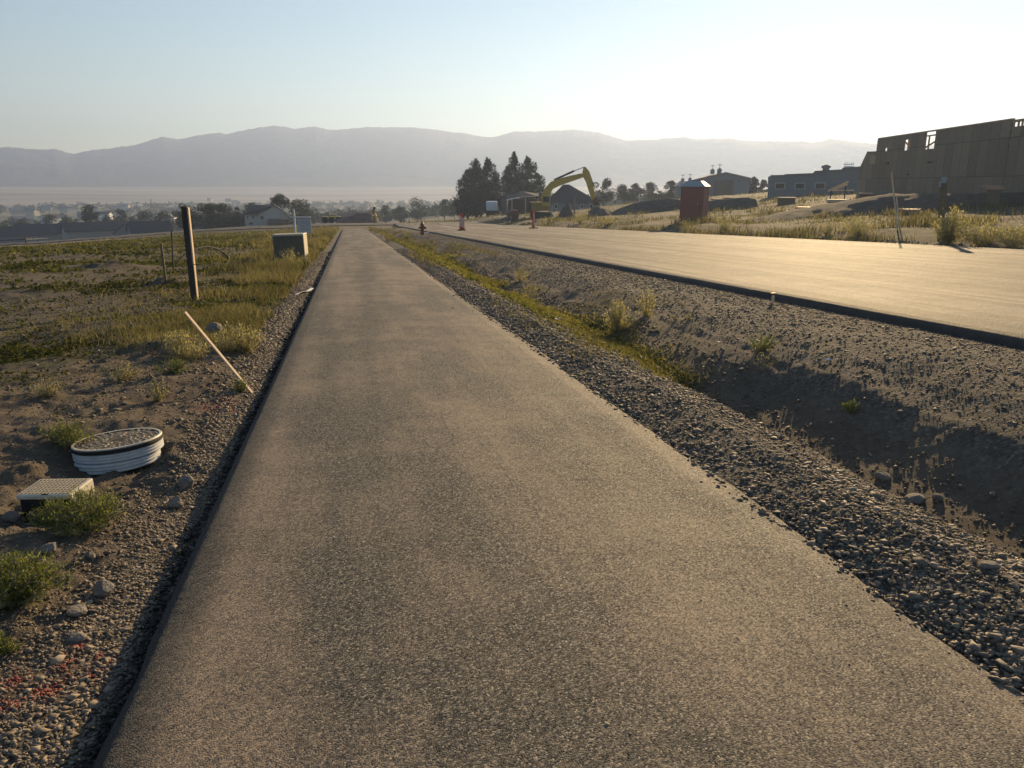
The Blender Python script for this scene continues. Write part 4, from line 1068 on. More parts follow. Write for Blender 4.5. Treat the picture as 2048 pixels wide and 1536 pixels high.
# scattered valley houses, a few pixels each
g = random.Random(3)
_u = 'first second third fourth fifth sixth seventh eighth ninth tenth eleventh twelfth thirteenth fourteenth fifteenth sixteenth seventeenth eighteenth nineteenth'.split()
ORD = _u + ['twentieth'] + ['twenty-' + q for q in _u[:9]] + ['thirtieth'] + ['thirty-' + q for q in _u[:9]]
src = None
VH = [(38, 434), (96, 431), (120, 428), (168, 425), (222, 422), (205, 425), (238, 411), (282, 424), (310, 428), (336, 431),
      (496, 416), (456, 398), (470, 401), (700, 428), (790, 424), (812, 420), (868, 421), (900, 416), (886, 427), (646, 429), (60, 419), (130, 415), (90, 412), (180, 414), (30, 417), (250, 408), (420, 396)]
for i, (px, py) in enumerate(VH):
    D = {0: 430}.get(i, 900 * (442 - 0) / 442) if False else float(np.interp(py, [396, 410, 420, 430, 445], [1350, 950, 700, 520, 390]))
    p = ground(px, D); tz = onray(px, py, D).z; p.z = max(p.z, tz - 3.4)
    lb = 'small %s walled house in the valley, %s from the left among the scattered far houses' % (['pale', 'white', 'cream', 'grey'][i % 4], ORD[sorted(VH).index((px, py))])
    wl = [M_STUCCO, M_WHITE, M_STUCCO, M_GREYW][i % 4]
    near_h = D < 700
    if src is None or near_h:
        o = gable('far_house', p, g.uniform(0, 3), g.uniform(7, 10), 6, 2.4, 1.6, wl, M_ROOFD if i % 3 else M_ROOFG, lb, 'house', 'small houses scattered in the valley')
        if src is None and not near_h: src = o
    else:
        o = src.copy(); COL.objects.link(o); o.location = p; o.rotation_euler = (0, 0, g.uniform(0, 3)); s_ = D / 1000; 
        o['label'] = lb
        for ch in list(src.children):
            c = ch.copy(); COL.objects.link(c); c.parent = o
# striped vertical panels and hydrant
def panel(px, py_b, py_t, label, turn, thin=False):
    f = Fr('striped_panel', px, 0, label, 'traffic panel', 'orange road work markers', turn=turn, basepx=py_b)
    h = f.q(px, py_t)[1]
    MB().box((0, 0, .05), (.62, .62, .10), ch=.02).build('rubber_base', M_BLACK, f.r)
    w0 = .44; m = MB(); m.prism([(-w0 / 2, .09), (w0 / 2, .09), (w0 / 2 * .82, h * .95), (w0 / 2 * .5, h), (-w0 / 2 * .5, h), (-w0 / 2 * .82, h * .95)], -.05, .05)
    b = m.build('panel', M_RED, f.r, bevel=.01)
    m = MB(); n = 5
    for i in range(n):
        z = .22 + (h - .5) * i / n; m.prism([(-w0 * .38, z + .24), (w0 * .38, z - .02), (w0 * .38, z + .08), (-w0 * .38, z + .34)], -.0535, .0535)
        if i < n: 
            pass
    m.build('stripes', M_REFL, b)
    MB().tube([(-.07, 0, h - .02), (-.07, 0, h + .07), (.07, 0, h + .07), (.07, 0, h - .02)], .018, 6).build('handle', M_RED, f.r)
panel(924, 461, 429, 'red and white striped traffic panel standing face on near the road edge', R(8))
panel(1067, 457, 421, 'red and white traffic panel seen nearly edge on at the far side of the road', R(66))
f = Fr('fire_hydrant', 845, 0, 'dull red fire hydrant between path and road', 'hydrant', basepx=470)
h = f.q(845, 441)[1]; s = h / .95
MB().lathe([(.17 * s, -.1), (.17 * s, .05 * s), (.125 * s, .07 * s), (.12 * s, .56 * s), (.155 * s, .58 * s), (.155 * s, .63 * s), (.13 * s, .65 * s), (.12 * s, .74 * s), (.07 * s, .82 * s), (.03 * s, .85 * s), (.03 * s, .92 * s), (0, .95 * s)], 20).build('barrel', M_MAROON, f.r, smooth=True)
for sx, rr0 in ((1, .075), (-1, .055)):
    MB().tube([(0, 0, .47 * s), (sx * .22 * s, 0, .47 * s)], rr0 * s, 10).tube([(sx * .21 * s, 0, .47 * s), (sx * .26 * s, 0, .47 * s)], rr0 * 1.25 * s, 6).build('outlet', M_MAROON, f.r)
MB().tube([(0, -.1, .40 * s), (0, -.24 * s, .40 * s)], .09 * s, 10).build('pumper_outlet', M_MAROON, f.r)
p = at(852, 466); litter(854, 467, 9, 'bright white scrap at the foot of the hydrant')
for (px, pb, pt, lb, mt) in [(876, 441, 430, 'short white marker stake beyond the end of the road', M_WHITE), (817, 446, 436, 'greenish marker stake left of the hydrant beyond the road end', M_WOOD),
                             (1278, 395, 388, 'tiny white marker in front of the trees right of the excavator', M_WHITE)]:
    p = ground(px, 118 if px < 1000 else 170); D = math.hypot(p.x, p.y); zt = onray(px, pt, D)
    r_ = tag(MB().box((0, 0, (zt.z - p.z) / 2), (.09, .05, zt.z - p.z), ch=.006).build('marker_stake', mt, loc=p), lb, 'stake', 'marker stakes beyond the road')
# yellow stand and small machine at the end of the path
f = Fr('loader', 665, 150, 'small yellow roofed machine parked beyond the end of the path', 'loader')
m = MB(); boxq(f, m, 645, 433, 682, 438, 0, 1.6); m.build('hood', M_YEL, f.r)
a = f.q(659, 429); b = f.q(673, 438)
m = MB().box(((a[0] + b[0]) / 2, .8, a[1]), (b[0] - a[0] + .2, 1.5, .12)); 
m.build('cab_roof', M_YEL, f.r)
for x in (a[0], b[0]):
    for y in (.15, 1.4): MB().box((x, y, (a[1] + b[1]) / 2), (.12, .12, a[1] - b[1])).build('cab_post', M_STUCCO, f.r)
for px in (650, 663, 677):
    a = f.q(px, 440); M_ = Matrix.Rotation(R(90), 3, 'X')
    MB().lathe([(.55, -.25), (.6, -.15), (.6, .15), (.55, .25)], 14, (a[0], .2, max(.5, a[1])), M_).build('wheel', M_BLACK, f.r)
f = Fr('pipe_stand', 748, 140, 'yellow angled pipe stand beyond the end of the path', 'pipe stand')
m = MB()
def pq(pts, y=0): return [(f.q(*p)[0], y, f.q(*p)[1]) for p in pts]
m.tube(pq([(744, 441), (744, 425)]), .10, 8); m.tube(pq([(753, 441), (752, 433), (750, 427), (744, 425)]), .14, 8)
m.tube(pq([(753, 433), (769, 432)]), .09, 8); m.tube(pq([(741, 425), (754, 425)]), .08, 8)
m.build('yellow_frame', M_YEL, f.r)
m = MB(); m.tube(pq([(747, 410), (750, 414)]), .10, 8).build('raised_pipe', M_WHITE, f.r)
MB().tube(pq([(750, 414), (747, 420), (748, 426)]), .22, 8).build('dark_head', M_RUST, f.r)
def dirtpile(cx, cy_b, pts, D, label, depth=None, mat=M_DIRT, seed=0, name='dirt_pile', group='heaps of dug soil'):
    """heap whose skyline passes through the given photograph pixels"""
    f = Fr(name, cx, D, label, 'dirt pile', group); xs = [f.q(*p)[0] for p in pts]; zs = [f.q(*p)[1] for p in pts]
    x0, x1 = xs[0], xs[-1]; n = max(30, int((x1 - x0) / .12)); n = min(n, 150); dp = depth or (x1 - x0) * .35
    X, Yy = np.meshgrid(np.linspace(x0, x1, n), np.linspace(-1, 1, 40))
    top = np.interp(X, xs, zs) ; top = top + .04 * max(zs) * fbm(X * 1.2, X * 0 + seed, 401, 4)
    prof = np.maximum(0, 1 - np.abs(Yy + .12 * fbm(X * .4, Yy, 403 + seed, 2)) ** 1.25)
    Z = -1.0 + (top + 1.0) * prof + .06 * max(zs) * fbm(X * 1.5, Yy * dp * 1.5, 405 + seed, 4) * prof * (1 - prof) * 4
    Z = np.minimum(Z, top)
    V = np.stack([X, Yy * dp, Z], -1).reshape(-1, 3); i = np.arange(39)[:, None] * n; j = np.arange(n - 1)[None, :]
    F = np.stack([i + j, i + j + 1, i + n + j + 1, i + n + j], -1).reshape(-1, 4)
    o = npmesh(name, V, F, mat, smooth=True); o.location = f.r.location; o.rotation_euler = f.r.rotation_euler
    for kk in ('label', 'category', 'group'): o[kk] = f.r[kk]
    bpy.data.objects.remove(f.r); o.name = name
    return o
dirtpile(690, 440, [(672, 438), (685, 434), (708, 430), (714, 425), (716, 425), (740, 426), (752, 433), (758, 440)], 150, 'reddish soil bank beside the small yellow machine', 3, simple('red_soil', (.21, .12, .095), .95, .25, 3, .6, .06), 1)
dirtpile(1130, 435, [(1108, 436), (1116, 432), (1122, 421), (1134, 408), (1137, 407), (1146, 424), (1152, 436)], 112, 'pointed soil heap beside the wooden pole under the excavator arm', 2.2, seed=2)
dirtpile(1200, 436, [(1166, 438), (1178, 424), (1186, 412), (1196, 411), (1212, 417), (1228, 421), (1250, 412), (1275, 404), (1310, 398), (1335, 395), (1362, 399), (1395, 410), (1425, 434)], 106, 'long dark soil heap from the excavator bucket to the portable toilet', 5, seed=3)
dirtpile(1460, 432, [(1392, 430), (1402, 403), (1425, 400), (1460, 397), (1495, 394), (1512, 398), (1530, 432)], 92, 'dark soil heap in front of the barn', 4, seed=4)
dirtpile(1020, 446, [(930, 449), (965, 444), (1000, 438), (1018, 431), (1036, 436), (1050, 442), (1064, 449)], 116, 'low soil heap behind the striped panels', 3, M_DIRT, 5)
dirtpile(1640, 430, [(1500, 438), (1560, 424), (1640, 410), (1720, 396), (1780, 388), (1900, 386), (2048, 384), (2300, 384)], 58, 'long raised earth bank below the unfinished building', 7, M_DIRT, 6, name='earth_bank')

# excavator
f = Fr('excavator', 1090, 118, 'yellow excavator with raised boom digging beyond the road', 'excavator')
def yz(poly, y0, y1, name, mat, par=None, bevel=.03):
    pts = [f.q(*p) for p in poly]; return MB().prism(pts, y0, y1).build(name, mat, par or f.r, bevel=bevel)
bo = yz([(1080, 398), (1086, 385), (1092, 374), (1101, 364), (1112, 359), (1130, 354), (1160, 347), (1169, 347), (1170, 352), (1163, 356), (1140, 364), (1118, 372), (1106, 378), (1100, 388), (1098, 396)], -.32, .32, 'boom', M_YEL)
stk = yz([(1165, 343), (1167, 334), (1171, 334), (1178, 342), (1183, 358), (1187, 376), (1192, 396), (1190, 402), (1184, 402), (1178, 384), (1172, 364), (1165, 352)], -.25, .25, 'stick', M_YEL)
def rod(a, b, r, name, mat, y=0, par=None):
    A = f.q(*a); B = f.q(*b); return MB().tube([(A[0], y, A[1]), (B[0], y, B[1])], r, 10).build(name, mat, par or f.r, smooth=True)
rod((1108, 360), (1148, 342), .15, 'stick_cylinder', M_TRACK, 0, bo); rod((1148, 342), (1169, 334), .07, 'cylinder_rod', M_STEEL, 0, bo)
rod((1178, 346), (1187, 372), .13, 'bucket_cylinder', M_TRACK, 0, stk); rod((1187, 372), (1194, 390), .06, 'bucket_rod', M_STEEL, 0, stk)
rod((1094, 404), (1097, 394), .14, 'lift_cylinder', M_TRACK, .42, bo); rod((1097, 394), (1104, 376), .07, 'lift_rod', M_STEEL, .42, bo)
yz([(1184, 400), (1194, 392), (1197, 404), (1201, 416), (1196, 428), (1184, 430), (1176, 424), (1180, 420), (1188, 416), (1186, 408)], -.6, .6, 'bucket', M_RUST, bevel=.02)
m = MB(); boxq(f, m, 1062, 404, 1098, 421, -1.3, 2.7, ch=.08); m.build('engine_housing', simple('dull_yellow_paint', (.30, .20, .05), .6, .2, 3, .05), f.r)
m = MB(); boxq(f, m, 1084, 390, 1100, 412, -1.45, 1.1, ch=.06); cb = m.build('cab', M_YEL, f.r)
m = MB(); boxq(f, m, 1086, 393, 1098, 404, -1.475, 1.15); m.build('cab_glass', M_GLASS, cb)
m = MB(); boxq(f, m, 1058, 404, 1068, 418, -1.2, 2.5, ch=.12); m.build('counterweight', M_TRACK, f.r)
for y in (-1.5, .9):
    a = f.q(1060, 424); b = f.q(1106, 436); h2 = (a[1] - b[1]) / 2; zc = (a[1] + b[1]) / 2
    pts = [(a[0] + h2 * (1 - math.cos(t)), zc + h2 * math.sin(t)) for t in np.linspace(-math.pi / 2, math.pi / 2, 7)]
    pts += [(b[0] - h2 * (1 - math.cos(t)), zc + h2 * math.sin(t)) for t in np.linspace(math.pi / 2, -math.pi / 2, 7)]
    MB().prism(pts, y, y + .6).build('track', M_TRACK, f.r)
# rusty bucket of a second machine
f = Fr('loose_bucket', 1024, 112, 'rusty digging bucket resting on the low soil heap left of the excavator', 'bucket')
yz([(1010, 428), (1022, 420), (1036, 420), (1038, 432), (1034, 442), (1026, 448), (1022, 443), (1024, 434), (1016, 432)], -.6, .6, 'loose_shell', M_RUST)
# open shed left of the excavator
f = Fr('open_shed', 1044, 150, 'low open shed with pale roof edge and posts left of the excavator', 'shed')
def P3(x, y, yo): a = f.q(x, y); return Vector((a[0], yo, a[1]))
m = MB(); m.add([P3(1014, 399, -.5), P3(1028, 396, -.5), P3(1078, 392, -.5), P3(1078, 386, 5), P3(1040, 380, 5), P3(1014, 390, 5),
                 P3(1014, 400, -.5), P3(1028, 397, -.5), P3(1078, 393.5, -.5), P3(1078, 387.5, 5), P3(1040, 381.5, 5), P3(1014, 391.5, 5)],
                [(0, 1, 2, 3, 4, 5), (11, 10, 9, 8, 7, 6)] + [(i, i + 6, (i + 1) % 6 + 6, (i + 1) % 6) for i in range(6)])
m.build('roof', M_ROOFD, f.r)
m = MB(); m.bar(P3(1014, 400, -.58), P3(1026, 397, -.58), .08, .22); m.bar(P3(1026, 397, -.58), P3(1040, 395.6, -.58), .08, .16); m.build('roof_edge', M_WHITE, f.r)
for px in (1024, 1051, 1075): m = MB(); boxq(f, m, px - .9, 397, px + .9, 440, -.45, .18); m.build('post', M_STUCCO, f.r)
m = MB(); boxq(f, m, 1016, 399, 1078, 440, 4.6, .2); m.build('rear_wall', M_BROWNW, f.r)
m = MB(); boxq(f, m, 1012, 399, 1015, 440, -.3, 5); m.build('side_wall', M_GREYW, f.r)
# dark roofed house behind the excavator
f = Fr('dark_house', 1140, 165, 'dark roofed house behind the raised excavator arm', 'house')
ez = f.q(1140, 404)[1]; tz = f.q(1134, 369)[1]
xa, xb, xc, xd = f.q(1092, 404)[0], f.q(1126, 369)[0], f.q(1138, 369)[0], f.q(1200, 404)[0]
MB().add([(xa, 0, ez), (xd, 0, ez), (xd, 10, ez), (xa, 10, ez), (xb, 4, tz), (xc, 5, tz)], [(0, 1, 5, 4), (1, 2, 5), (2, 3, 4, 5), (3, 0, 4), (3, 2, 1, 0)]).build('roof', M_ROOFD, f.r)
MB().box(((xa + xd) / 2, 5, ez / 2 - 1.2), (xd - xa - 1, 9, ez + 2)).build('wall', M_GREYW, f.r)
for px in (1112, 1164, 1182):
    a = f.q(px - 3, 408); b = f.q(px + 3, 418); w_ = MB().box(((a[0] + b[0]) / 2, .5, (a[1] + b[1]) / 2), (b[0] - a[0], .12, a[1] - b[1])).build('window', M_WHITE, f.r)
    MB().box(((a[0] + b[0]) / 2, .48, (a[1] + b[1]) / 2), ((b[0] - a[0]) * .8, .12, (a[1] - b[1]) * .8)).build('pane', M_GLASS, w_)
f = Fr('house', 1020, 172, 'dark gabled house half hidden behind the open shed', 'house')
ez = f.q(1040, 398)[1]; tz = f.q(1024, 380)[1]; xa, xd, xm = f.q(1003, 398)[0], f.q(1050, 398)[0], f.q(1026, 380)[0]
MB().prism([(xa, -1), (xd, -1), (xd, ez), (xm, tz), (xa, ez)], 0, 9).build('wall', M_BROWNW, f.r)
MB().prism([(xa - .5, ez - .4), (xm, tz), (xd + .5, ez - .4), (xd + .5, ez), (xm, tz + .35), (xa - .5, ez)], -.5, 9.5).build('roof', M_ROOFD, f.r)
# wooden pole and white trailer
p = ground(1150, 108); zt = onray(1148, 395, 108)
tag(MB().tube([(0, 0, -.3), (zt.x - p.x, zt.y - p.y, zt.z - p.z)], [.12, .09], 8).build('wooden_pole', M_WOOD, loc=p), 'short wooden pole right of the pointed soil heap', 'pole')
p = ground(1104, 112); zt = onray(1104, 412, 112)
tag(MB().tube([(0, 0, -.3), (0, 0, zt.z - p.z)], .07, 8).build('metal_pole', M_GREYPL, loc=p), 'thin grey pole left of the pointed soil heap', 'pole')
f = Fr('trailer', 983, 160, 'bluish white box trailer in front of the tall left tree group', 'trailer')
m = MB(); boxq(f, m, 972, 403, 995, 422, 0, 5, ch=.25); m.build('box_body', M_TRUCK, f.r)
for px in (977, 990):
    a = f.q(px, 424); MB().lathe([(.36, -.12), (.4, -.08), (.4, .08), (.36, .12)], 14, (a[0], .25, a[1]), Matrix.Rotation(R(90), 3, 'X')).build('wheel', M_BLACK, f.r)
m = MB(); boxq(f, m, 973, 421.5, 994, 423, -.02, 4.8); m.build('chassis', M_TRACK, f.r)
# portable toilet
f = Fr('portable_toilet', 1381, 0, 'terracotta portable toilet with grey roof beyond the road', 'portable toilet', basepx=443, turn=R(-14))
h = f.q(1381, 374)[1]; W_ = 44 * f.k
MB().box((0, W_ / 2, h / 2), (W_, W_, h), ch=.03).build('cabin', M_LOO, f.r)
MB().box((0, W_ / 2, .06), (W_ * 1.06, W_ * 1.08, .16), ch=.03).build('skid', M_BLACK, f.r)
MB().box((.0, -.015, h * .48), (W_ * .74, .04, h * .86), ch=.01).build('door', M_LOO, f.r)
MB().box((W_ * .28, -.045, h * .52), (.06, .03, .16), ch=.008).build('door_latch', M_GREYPL, f.r)
rt = f.q(1381, 362)[1]
MB().add([(sx * W_ * a, W_ / 2 + sy * W_ * a, z) for (a, z) in ((.55, h - .01), (.55, h + .06), (.30, rt)) for (sx, sy) in ((-1, -1), (1, -1), (1, 1), (-1, 1))],
         [(3, 2, 1, 0), (0, 1, 5, 4), (1, 2, 6, 5), (2, 3, 7, 6), (3, 0, 4, 7), (4, 5, 9, 8), (5, 6, 10, 9), (6, 7, 11, 10), (7, 4, 8, 11), (8, 9, 10, 11)]).build('roof', M_GREYPL, f.r, bevel=.02)
m = MB()
for i in range(6): m.box((0, W_ + .012, h * .1 + i * .12), (W_ * .8, .02, .05))
m.build('vent_louvres', M_GREYPL, f.r)
MB().tube([(-W_ * .3, W_ * .8, h), (-W_ * .3, W_ * .8, rt + .12)], .05, 8).build('vent_pipe', M_GREYPL, f.r)
# barn with cupolas
f = Fr('cupola_barn', 1445, 195, 'large grey barn with two ridge cupolas and weathervanes', 'barn')
xe0, xe1, xr = f.q(1384, 361)[0], f.q(1500, 356)[0], f.q(1452, 344)[0]
ze0, ze1, zr = f.q(1384, 361)[1], f.q(1500, 356)[1], f.q(1452, 344)[1]; xr0, zr0 = f.q(1420, 346)
MB().prism([(xe0, -2), (xe1, -2), (xe1, ze1), (xr, zr - .2), (xe0, ze0)], 0, 16).build('wall', M_GREYW, f.r)
m = MB(); m.add([(xe0 - .5, -.5, ze0), (xe0 - .5, 17, ze0), (xr0, 17, zr0), (xr, -.5, zr), (xe1 + .5, -.5, ze1), (xe1 + .5, 17, ze1 - .2)], [(0, 3, 2, 1), (3, 4, 5, 2)])
m.add([(xe0 - .5, -.5, ze0 - .3), (xe0 - .5, 17, ze0 - .3), (xr0, 17, zr0 - .3), (xr, -.5, zr - .3), (xe1 + .5, -.5, ze1 - .3), (xe1 + .5, 17, ze1 - .5)], [(1, 2, 3, 0), (2, 5, 4, 3)])
m.add([(xe0 - .5, -.52, ze0), (xr, -.52, zr), (xe1 + .5, -.52, ze1), (xe1 + .5, -.52, ze1 - .3), (xr, -.52, zr - .3), (xe0 - .5, -.52, ze0 - .3)], [(0, 1, 4, 5), (1, 2, 3, 4)])
ro = m.build('roof', M_ROOFG, f.r)
a = f.q(1438, 372); MB().box((a[0] + 1, -.06, 2.0), (4.5, .15, 4.2)).build('door', M_BROWNW, f.r)
def cupola(fr, par, px, pyb, pyt, yo, w_, vane=True):
    a = fr.q(px, pyb); t = fr.q(px, pyt)[1]; hh = t - a[1]
    c = MB().box((a[0], yo, a[1] + hh * .3), (w_, w_, hh * .7)).lathe([(w_ * .85, a[1] + hh * .6), (w_ * .45, a[1] + hh * .85), (0, t)], 4, (a[0], yo, 0), Matrix.Rotation(R(45), 3, 'Z')).build('cupola', M_ROOFG, par)
    if vane: MB().tube([(a[0], yo, t - .1), (a[0], yo, t + .9)], .05, 5).box((a[0], yo, t + .65), (.9, .05, .12)).build('weathervane', M_TRACK, c)
    return c
cupola(f, ro, 1424, 347, 336, 6, 1.0); cupola(f, ro, 1438.5, 347, 335, 2, 1.05)
f = Fr('small_cupola_barn', 1385, 215, 'lower barn wing with two smaller cupolas behind the portable toilet', 'barn')
xa, za = f.q(1350, 372); xb = f.q(1420, 372)[0]; zr = f.q(1370, 362)[1]
MB().box(((xa + xb) / 2, 6, za / 2 - 1), (xb - xa, 10, za + 2)).build('wall', M_GREYW, f.r)
MB().add([(xa - .5, .5, za), (xb, .5, za), (xb, 11.5, za), (xa - .5, 11.5, za), (xa + 1, 6, zr), (xb, 6, zr)], [(0, 1, 5, 4), (1, 2, 5), (2, 3, 4, 5), (3, 0, 4), (3, 2, 1, 0)]).build('roof', M_ROOFG, f.r)
cupola(f, f.r, 1364.5, 364, 355, 6, .9); cupola(f, f.r, 1379.5, 363, 354, 6, .9)
# long low building
f = Fr('long_building', 1625, 118, 'long low flat topped building behind the lumber', 'building')
prof = [(1535, 400), (1536, 354), (1541, 352), (1567, 351.5), (1571, 350), (1626, 348), (1630, 343.5), (1684, 340.5), (1686, 337), (1730, 334), (1730, 400)]
MB().prism([f.q(*p) for p in prof], 0, 12).build('wall', M_GREYW, f.r)
m = MB(); 
for a, b in zip(prof[2:-2], prof[3:-1]):
    A = f.q(*a); B = f.q(*b); m.bar((A[0], -.1, A[1] + .05), (B[0], -.1, B[1] + .05), .3, .14)
m.build('roof_trim', M_ROOFG, f.r)
a = f.q(1652, 341)
MB().lathe([(.45, a[1] - .3), (.45, a[1] + .35), (.62, a[1] + .4), (.6, a[1] + .7), (.3, a[1] + .8)], 12, (a[0], 2, 0)).build('roof_vent', M_ROOFG, f.r)
m = MB()
for i in range(5):
    a = f.q(1690 + i * 4, 337.5); m.lathe([(.13, a[1] - .1), (.13, a[1] + .35)], 8, (a[0], 1, 0)); m.box((a[0], 1, a[1] + .55), (.06, .06, .7))
m.box((f.q(1698, 330)[0], 1, f.q(1698, 330)[1] + .1), (1.4, .1, .08)).build('pipe_rack', M_WHITE, f.r)
for px in (1560, 1600, 1640):
    a = f.q(px, 372); w_ = MB().box((a[0], -.02, a[1]), (1.4, .1, .9)).build('window', M_STUCCO, f.r); MB().box((a[0], -.03, a[1]), (1.1, .12, .65)).build('pane', M_GLASS, w_)

# unfinished two-storey building: sheathed wall with openings, open studs at the right
A_ = onray(1746, 360, 82); B_ = onray(2006, 360, 62); dv = Vector((B_.x - A_.x, B_.y - A_.y, 0)); LW = dv.length; dn = dv.normalized()
bz = min(float(H(A_.x, A_.y)), float(H(B_.x, B_.y))) - .6
r_ = empty('unfinished_building', (A_.x, A_.y, bz), math.atan2(dn.y, dn.x), 'unfinished two-storey building of sheathed walls and open studs', 'building')
nrm = Vector((-dn.y, dn.x, 0))
def uv(px, py):
    d = ray(px, py); O = Vector((0, 0, CH)); t = (A_ - O).dot(nrm) / d.dot(nrm); q = O + d * t
    return ((q - A_).dot(dn), q.z - bz)
ztop = (uv(1746, 277)[1] + uv(2006, 247)[1]) / 2
print('bldg', uv(1746, 277), uv(2006, 247), LW)
def opening(x0, y0, x1, y1):
    a = uv(x0, y0); b = uv(x1, y1); c = uv(x0, y1); return (a[0], b[0], min(b[1], c[1]), a[1])
ops = [opening(1768, 296, 1773.5, 303), opening(1773.5, 325, 1777.5, 329), opening(1808, 280, 1819, 300), opening(1813, 348, 1818, 350),
       opening(1851, 265, 1867.5, 297), opening(1852, 322.5, 1867.5, 326)]
def wallgrid(us, zs, ops, th, name, mat):
    us = sorted(set([round(u, 3) for u in us] + [round(v, 3) for o in ops for v in o[:2]])); zs = sorted(set([round(z, 3) for z in zs] + [round(v, 3) for o in ops for v in o[2:]]))
    V = []; F = []
    idx = {}
    def vid(i, j, s):
        if (i, j, s) not in idx: idx[(i, j, s)] = len(V); V.append((us[i], s * th, zs[j]))
        return idx[(i, j, s)]
    solid = lambda i, j: 0 <= i < len(us) - 1 and 0 <= j < len(zs) - 1 and not any(o[0] - .01 < (us[i] + us[i + 1]) / 2 < o[1] + .01 and o[2] - .01 < (zs[j] + zs[j + 1]) / 2 < o[3] + .01 for o in ops)
    for i in range(len(us) - 1):
        for j in range(len(zs) - 1):
            if not solid(i, j): continue
            F.append((vid(i, j, 0), vid(i + 1, j, 0), vid(i + 1, j + 1, 0), vid(i, j + 1, 0)))
            F.append((vid(i, j, 1), vid(i, j + 1, 1), vid(i + 1, j + 1, 1), vid(i + 1, j, 1)))
            for (ii, jj, p, q) in ((i - 1, j, (i, j), (i, j + 1)), (i + 1, j, (i + 1, j), (i + 1, j + 1)), (i, j - 1, (i, j), (i + 1, j)), (i, j + 1, (i, j + 1), (i + 1, j + 1))):
                if not solid(ii, jj): F.append((vid(*p, 0), vid(*q, 0), vid(*q, 1), vid(*p, 1)))
    return MB().add(V, F).build(name, mat, r_)
m_osb = NT('sheathing_sheets')
bk = m_osb.n('ShaderNodeTexBrick'); bk.offset = 0; bk.inputs['Scale'].default_value = 1; bk.inputs['Brick Width'].default_value = 1.22; bk.inputs['Row Height'].default_value = 2.44
bk.inputs['Mortar Size'].default_value = .022; bk.inputs['Color1'].default_value = (.19, .15, .11, 1); bk.inputs['Color2'].default_value = (.29, .235, .17, 1); bk.inputs['Mortar'].default_value = (.05, .04, .03, 1)
mp = m_osb.n('ShaderNodeMapping'); mp.inputs['Rotation'].default_value = (R(-90), 0, 0); m_osb.l(m_osb.tc.outputs['Object'], mp.inputs[0]); m_osb.l(mp.outputs[0], bk.inputs['Vector'])
m_osb.bsdf(m_osb.mix(.3, bk.outputs['Color'], m_osb.ramp(m_osb.noise(3, 5, .6), [(.3, (.14, .11, .08)), (.7, (.32, .26, .18))])), .85)
wallgrid([0, LW], [-.5, ztop], ops, .16, 'sheathed_wall', m_osb.m)
def stud(u0, z0, u1, z1, w_=.10, y=.08): MB().bar((u0, y, z0), (u1, y, z1), .10, w_).build('stud', M_STUD, r_)
o = ops[4]; stud(o[0] - .05, o[3] - .28, o[1] + .05, o[3] - .28); stud((o[0] * .64 + o[1] * .36), o[2], (o[0] * .64 + o[1] * .36), o[3] - .28); stud(o[0], o[2] + .1, o[1], o[3] - .75, .09)
o = ops[2]; stud(o[0] + (o[1] - o[0]) * .62, o[2], o[0] + (o[1] - o[0]) * .62, o[3], .12); stud(o[0], o[3] - .1, o[0] + (o[1] - o[0]) * .65, o[3] - .5, .08); stud(o[0] + (o[1] - o[0]) * .85, o[2], o[0] + (o[1] - o[0]) * .85, o[3], .06)
# framed bay and the sheathed wing beyond
u1 = uv(2024, 250)[0]; 
wallgrid([LW, u1], [-.5, uv(2006, 295)[1]], [], .14, 'bay_lower_wall', m_osb.m)
MB().bar((.1, .08, ztop + .06), (LW, .08, ztop + .06), .2, .1).build('wall_plate', M_STUD, r_)
MB().bar((LW - .1, .08, ztop - .08), (uv(2200, 250)[0], .08, ztop - .08), .12, .16).build('top_plate', M_STUD, r_)
for px in (2007, 2014.5, 2024, 2033, 2040.5, 2049): u = uv(px, 260)[0]; stud(u, uv(2006, 295)[1], u, ztop - .16, .13 if px == 2014.5 else .10)
z_ = uv(2006, 258)[1]; stud(LW, z_, u1, z_, .12); stud(LW, uv(2006, 290)[1], u1, uv(2006, 280)[1], .1)
wallgrid([u1 + .05, uv(2034, 260)[0], uv(2200, 255)[0]], [-.5, uv(2024, 254)[1]], [], .2, 'wing_wall', m_osb.m)
# back wall studs, floor deck, end wall, lower gabled porch
wl = MB()
for i in range(12): wl.box((LW * (i + .5) / 12, 9, ztop / 2 - .2), (.1, .1, ztop + .3))
wl.build('rear_studs', M_STUD, r_)
MB().box((LW / 2, 4.6, uv(1860, 328)[1] - .3), (LW - .1, 8.8, .25)).build('floor_deck', M_STUD, r_)
def porch():
    a = uv(1716, 330); b = uv(1728, 303); c = uv(1746, 303); z0 = -.5
    V = MB().prism([(uv(1712, 338)[0], z0), (-.02, z0), (-.02, c[1]), (b[0], b[1]), (uv(1712, 338)[0], uv(1712, 338)[1])], .3, 6)
    V.build('porch_wall', m_osb.m, r_)
    o = opening(1736, 311, 1746, 328)
    MB().box(((o[0] + o[1]) / 2, .27, (o[2] + o[3]) / 2), (o[1] - o[0], .08, o[3] - o[2])).build('porch_window_frame', M_STUD, r_)
porch()
MB().box((LW * .25, .06, 1.2), (LW * .5, .30, .4)).build('foundation', M_ROCK, r_)
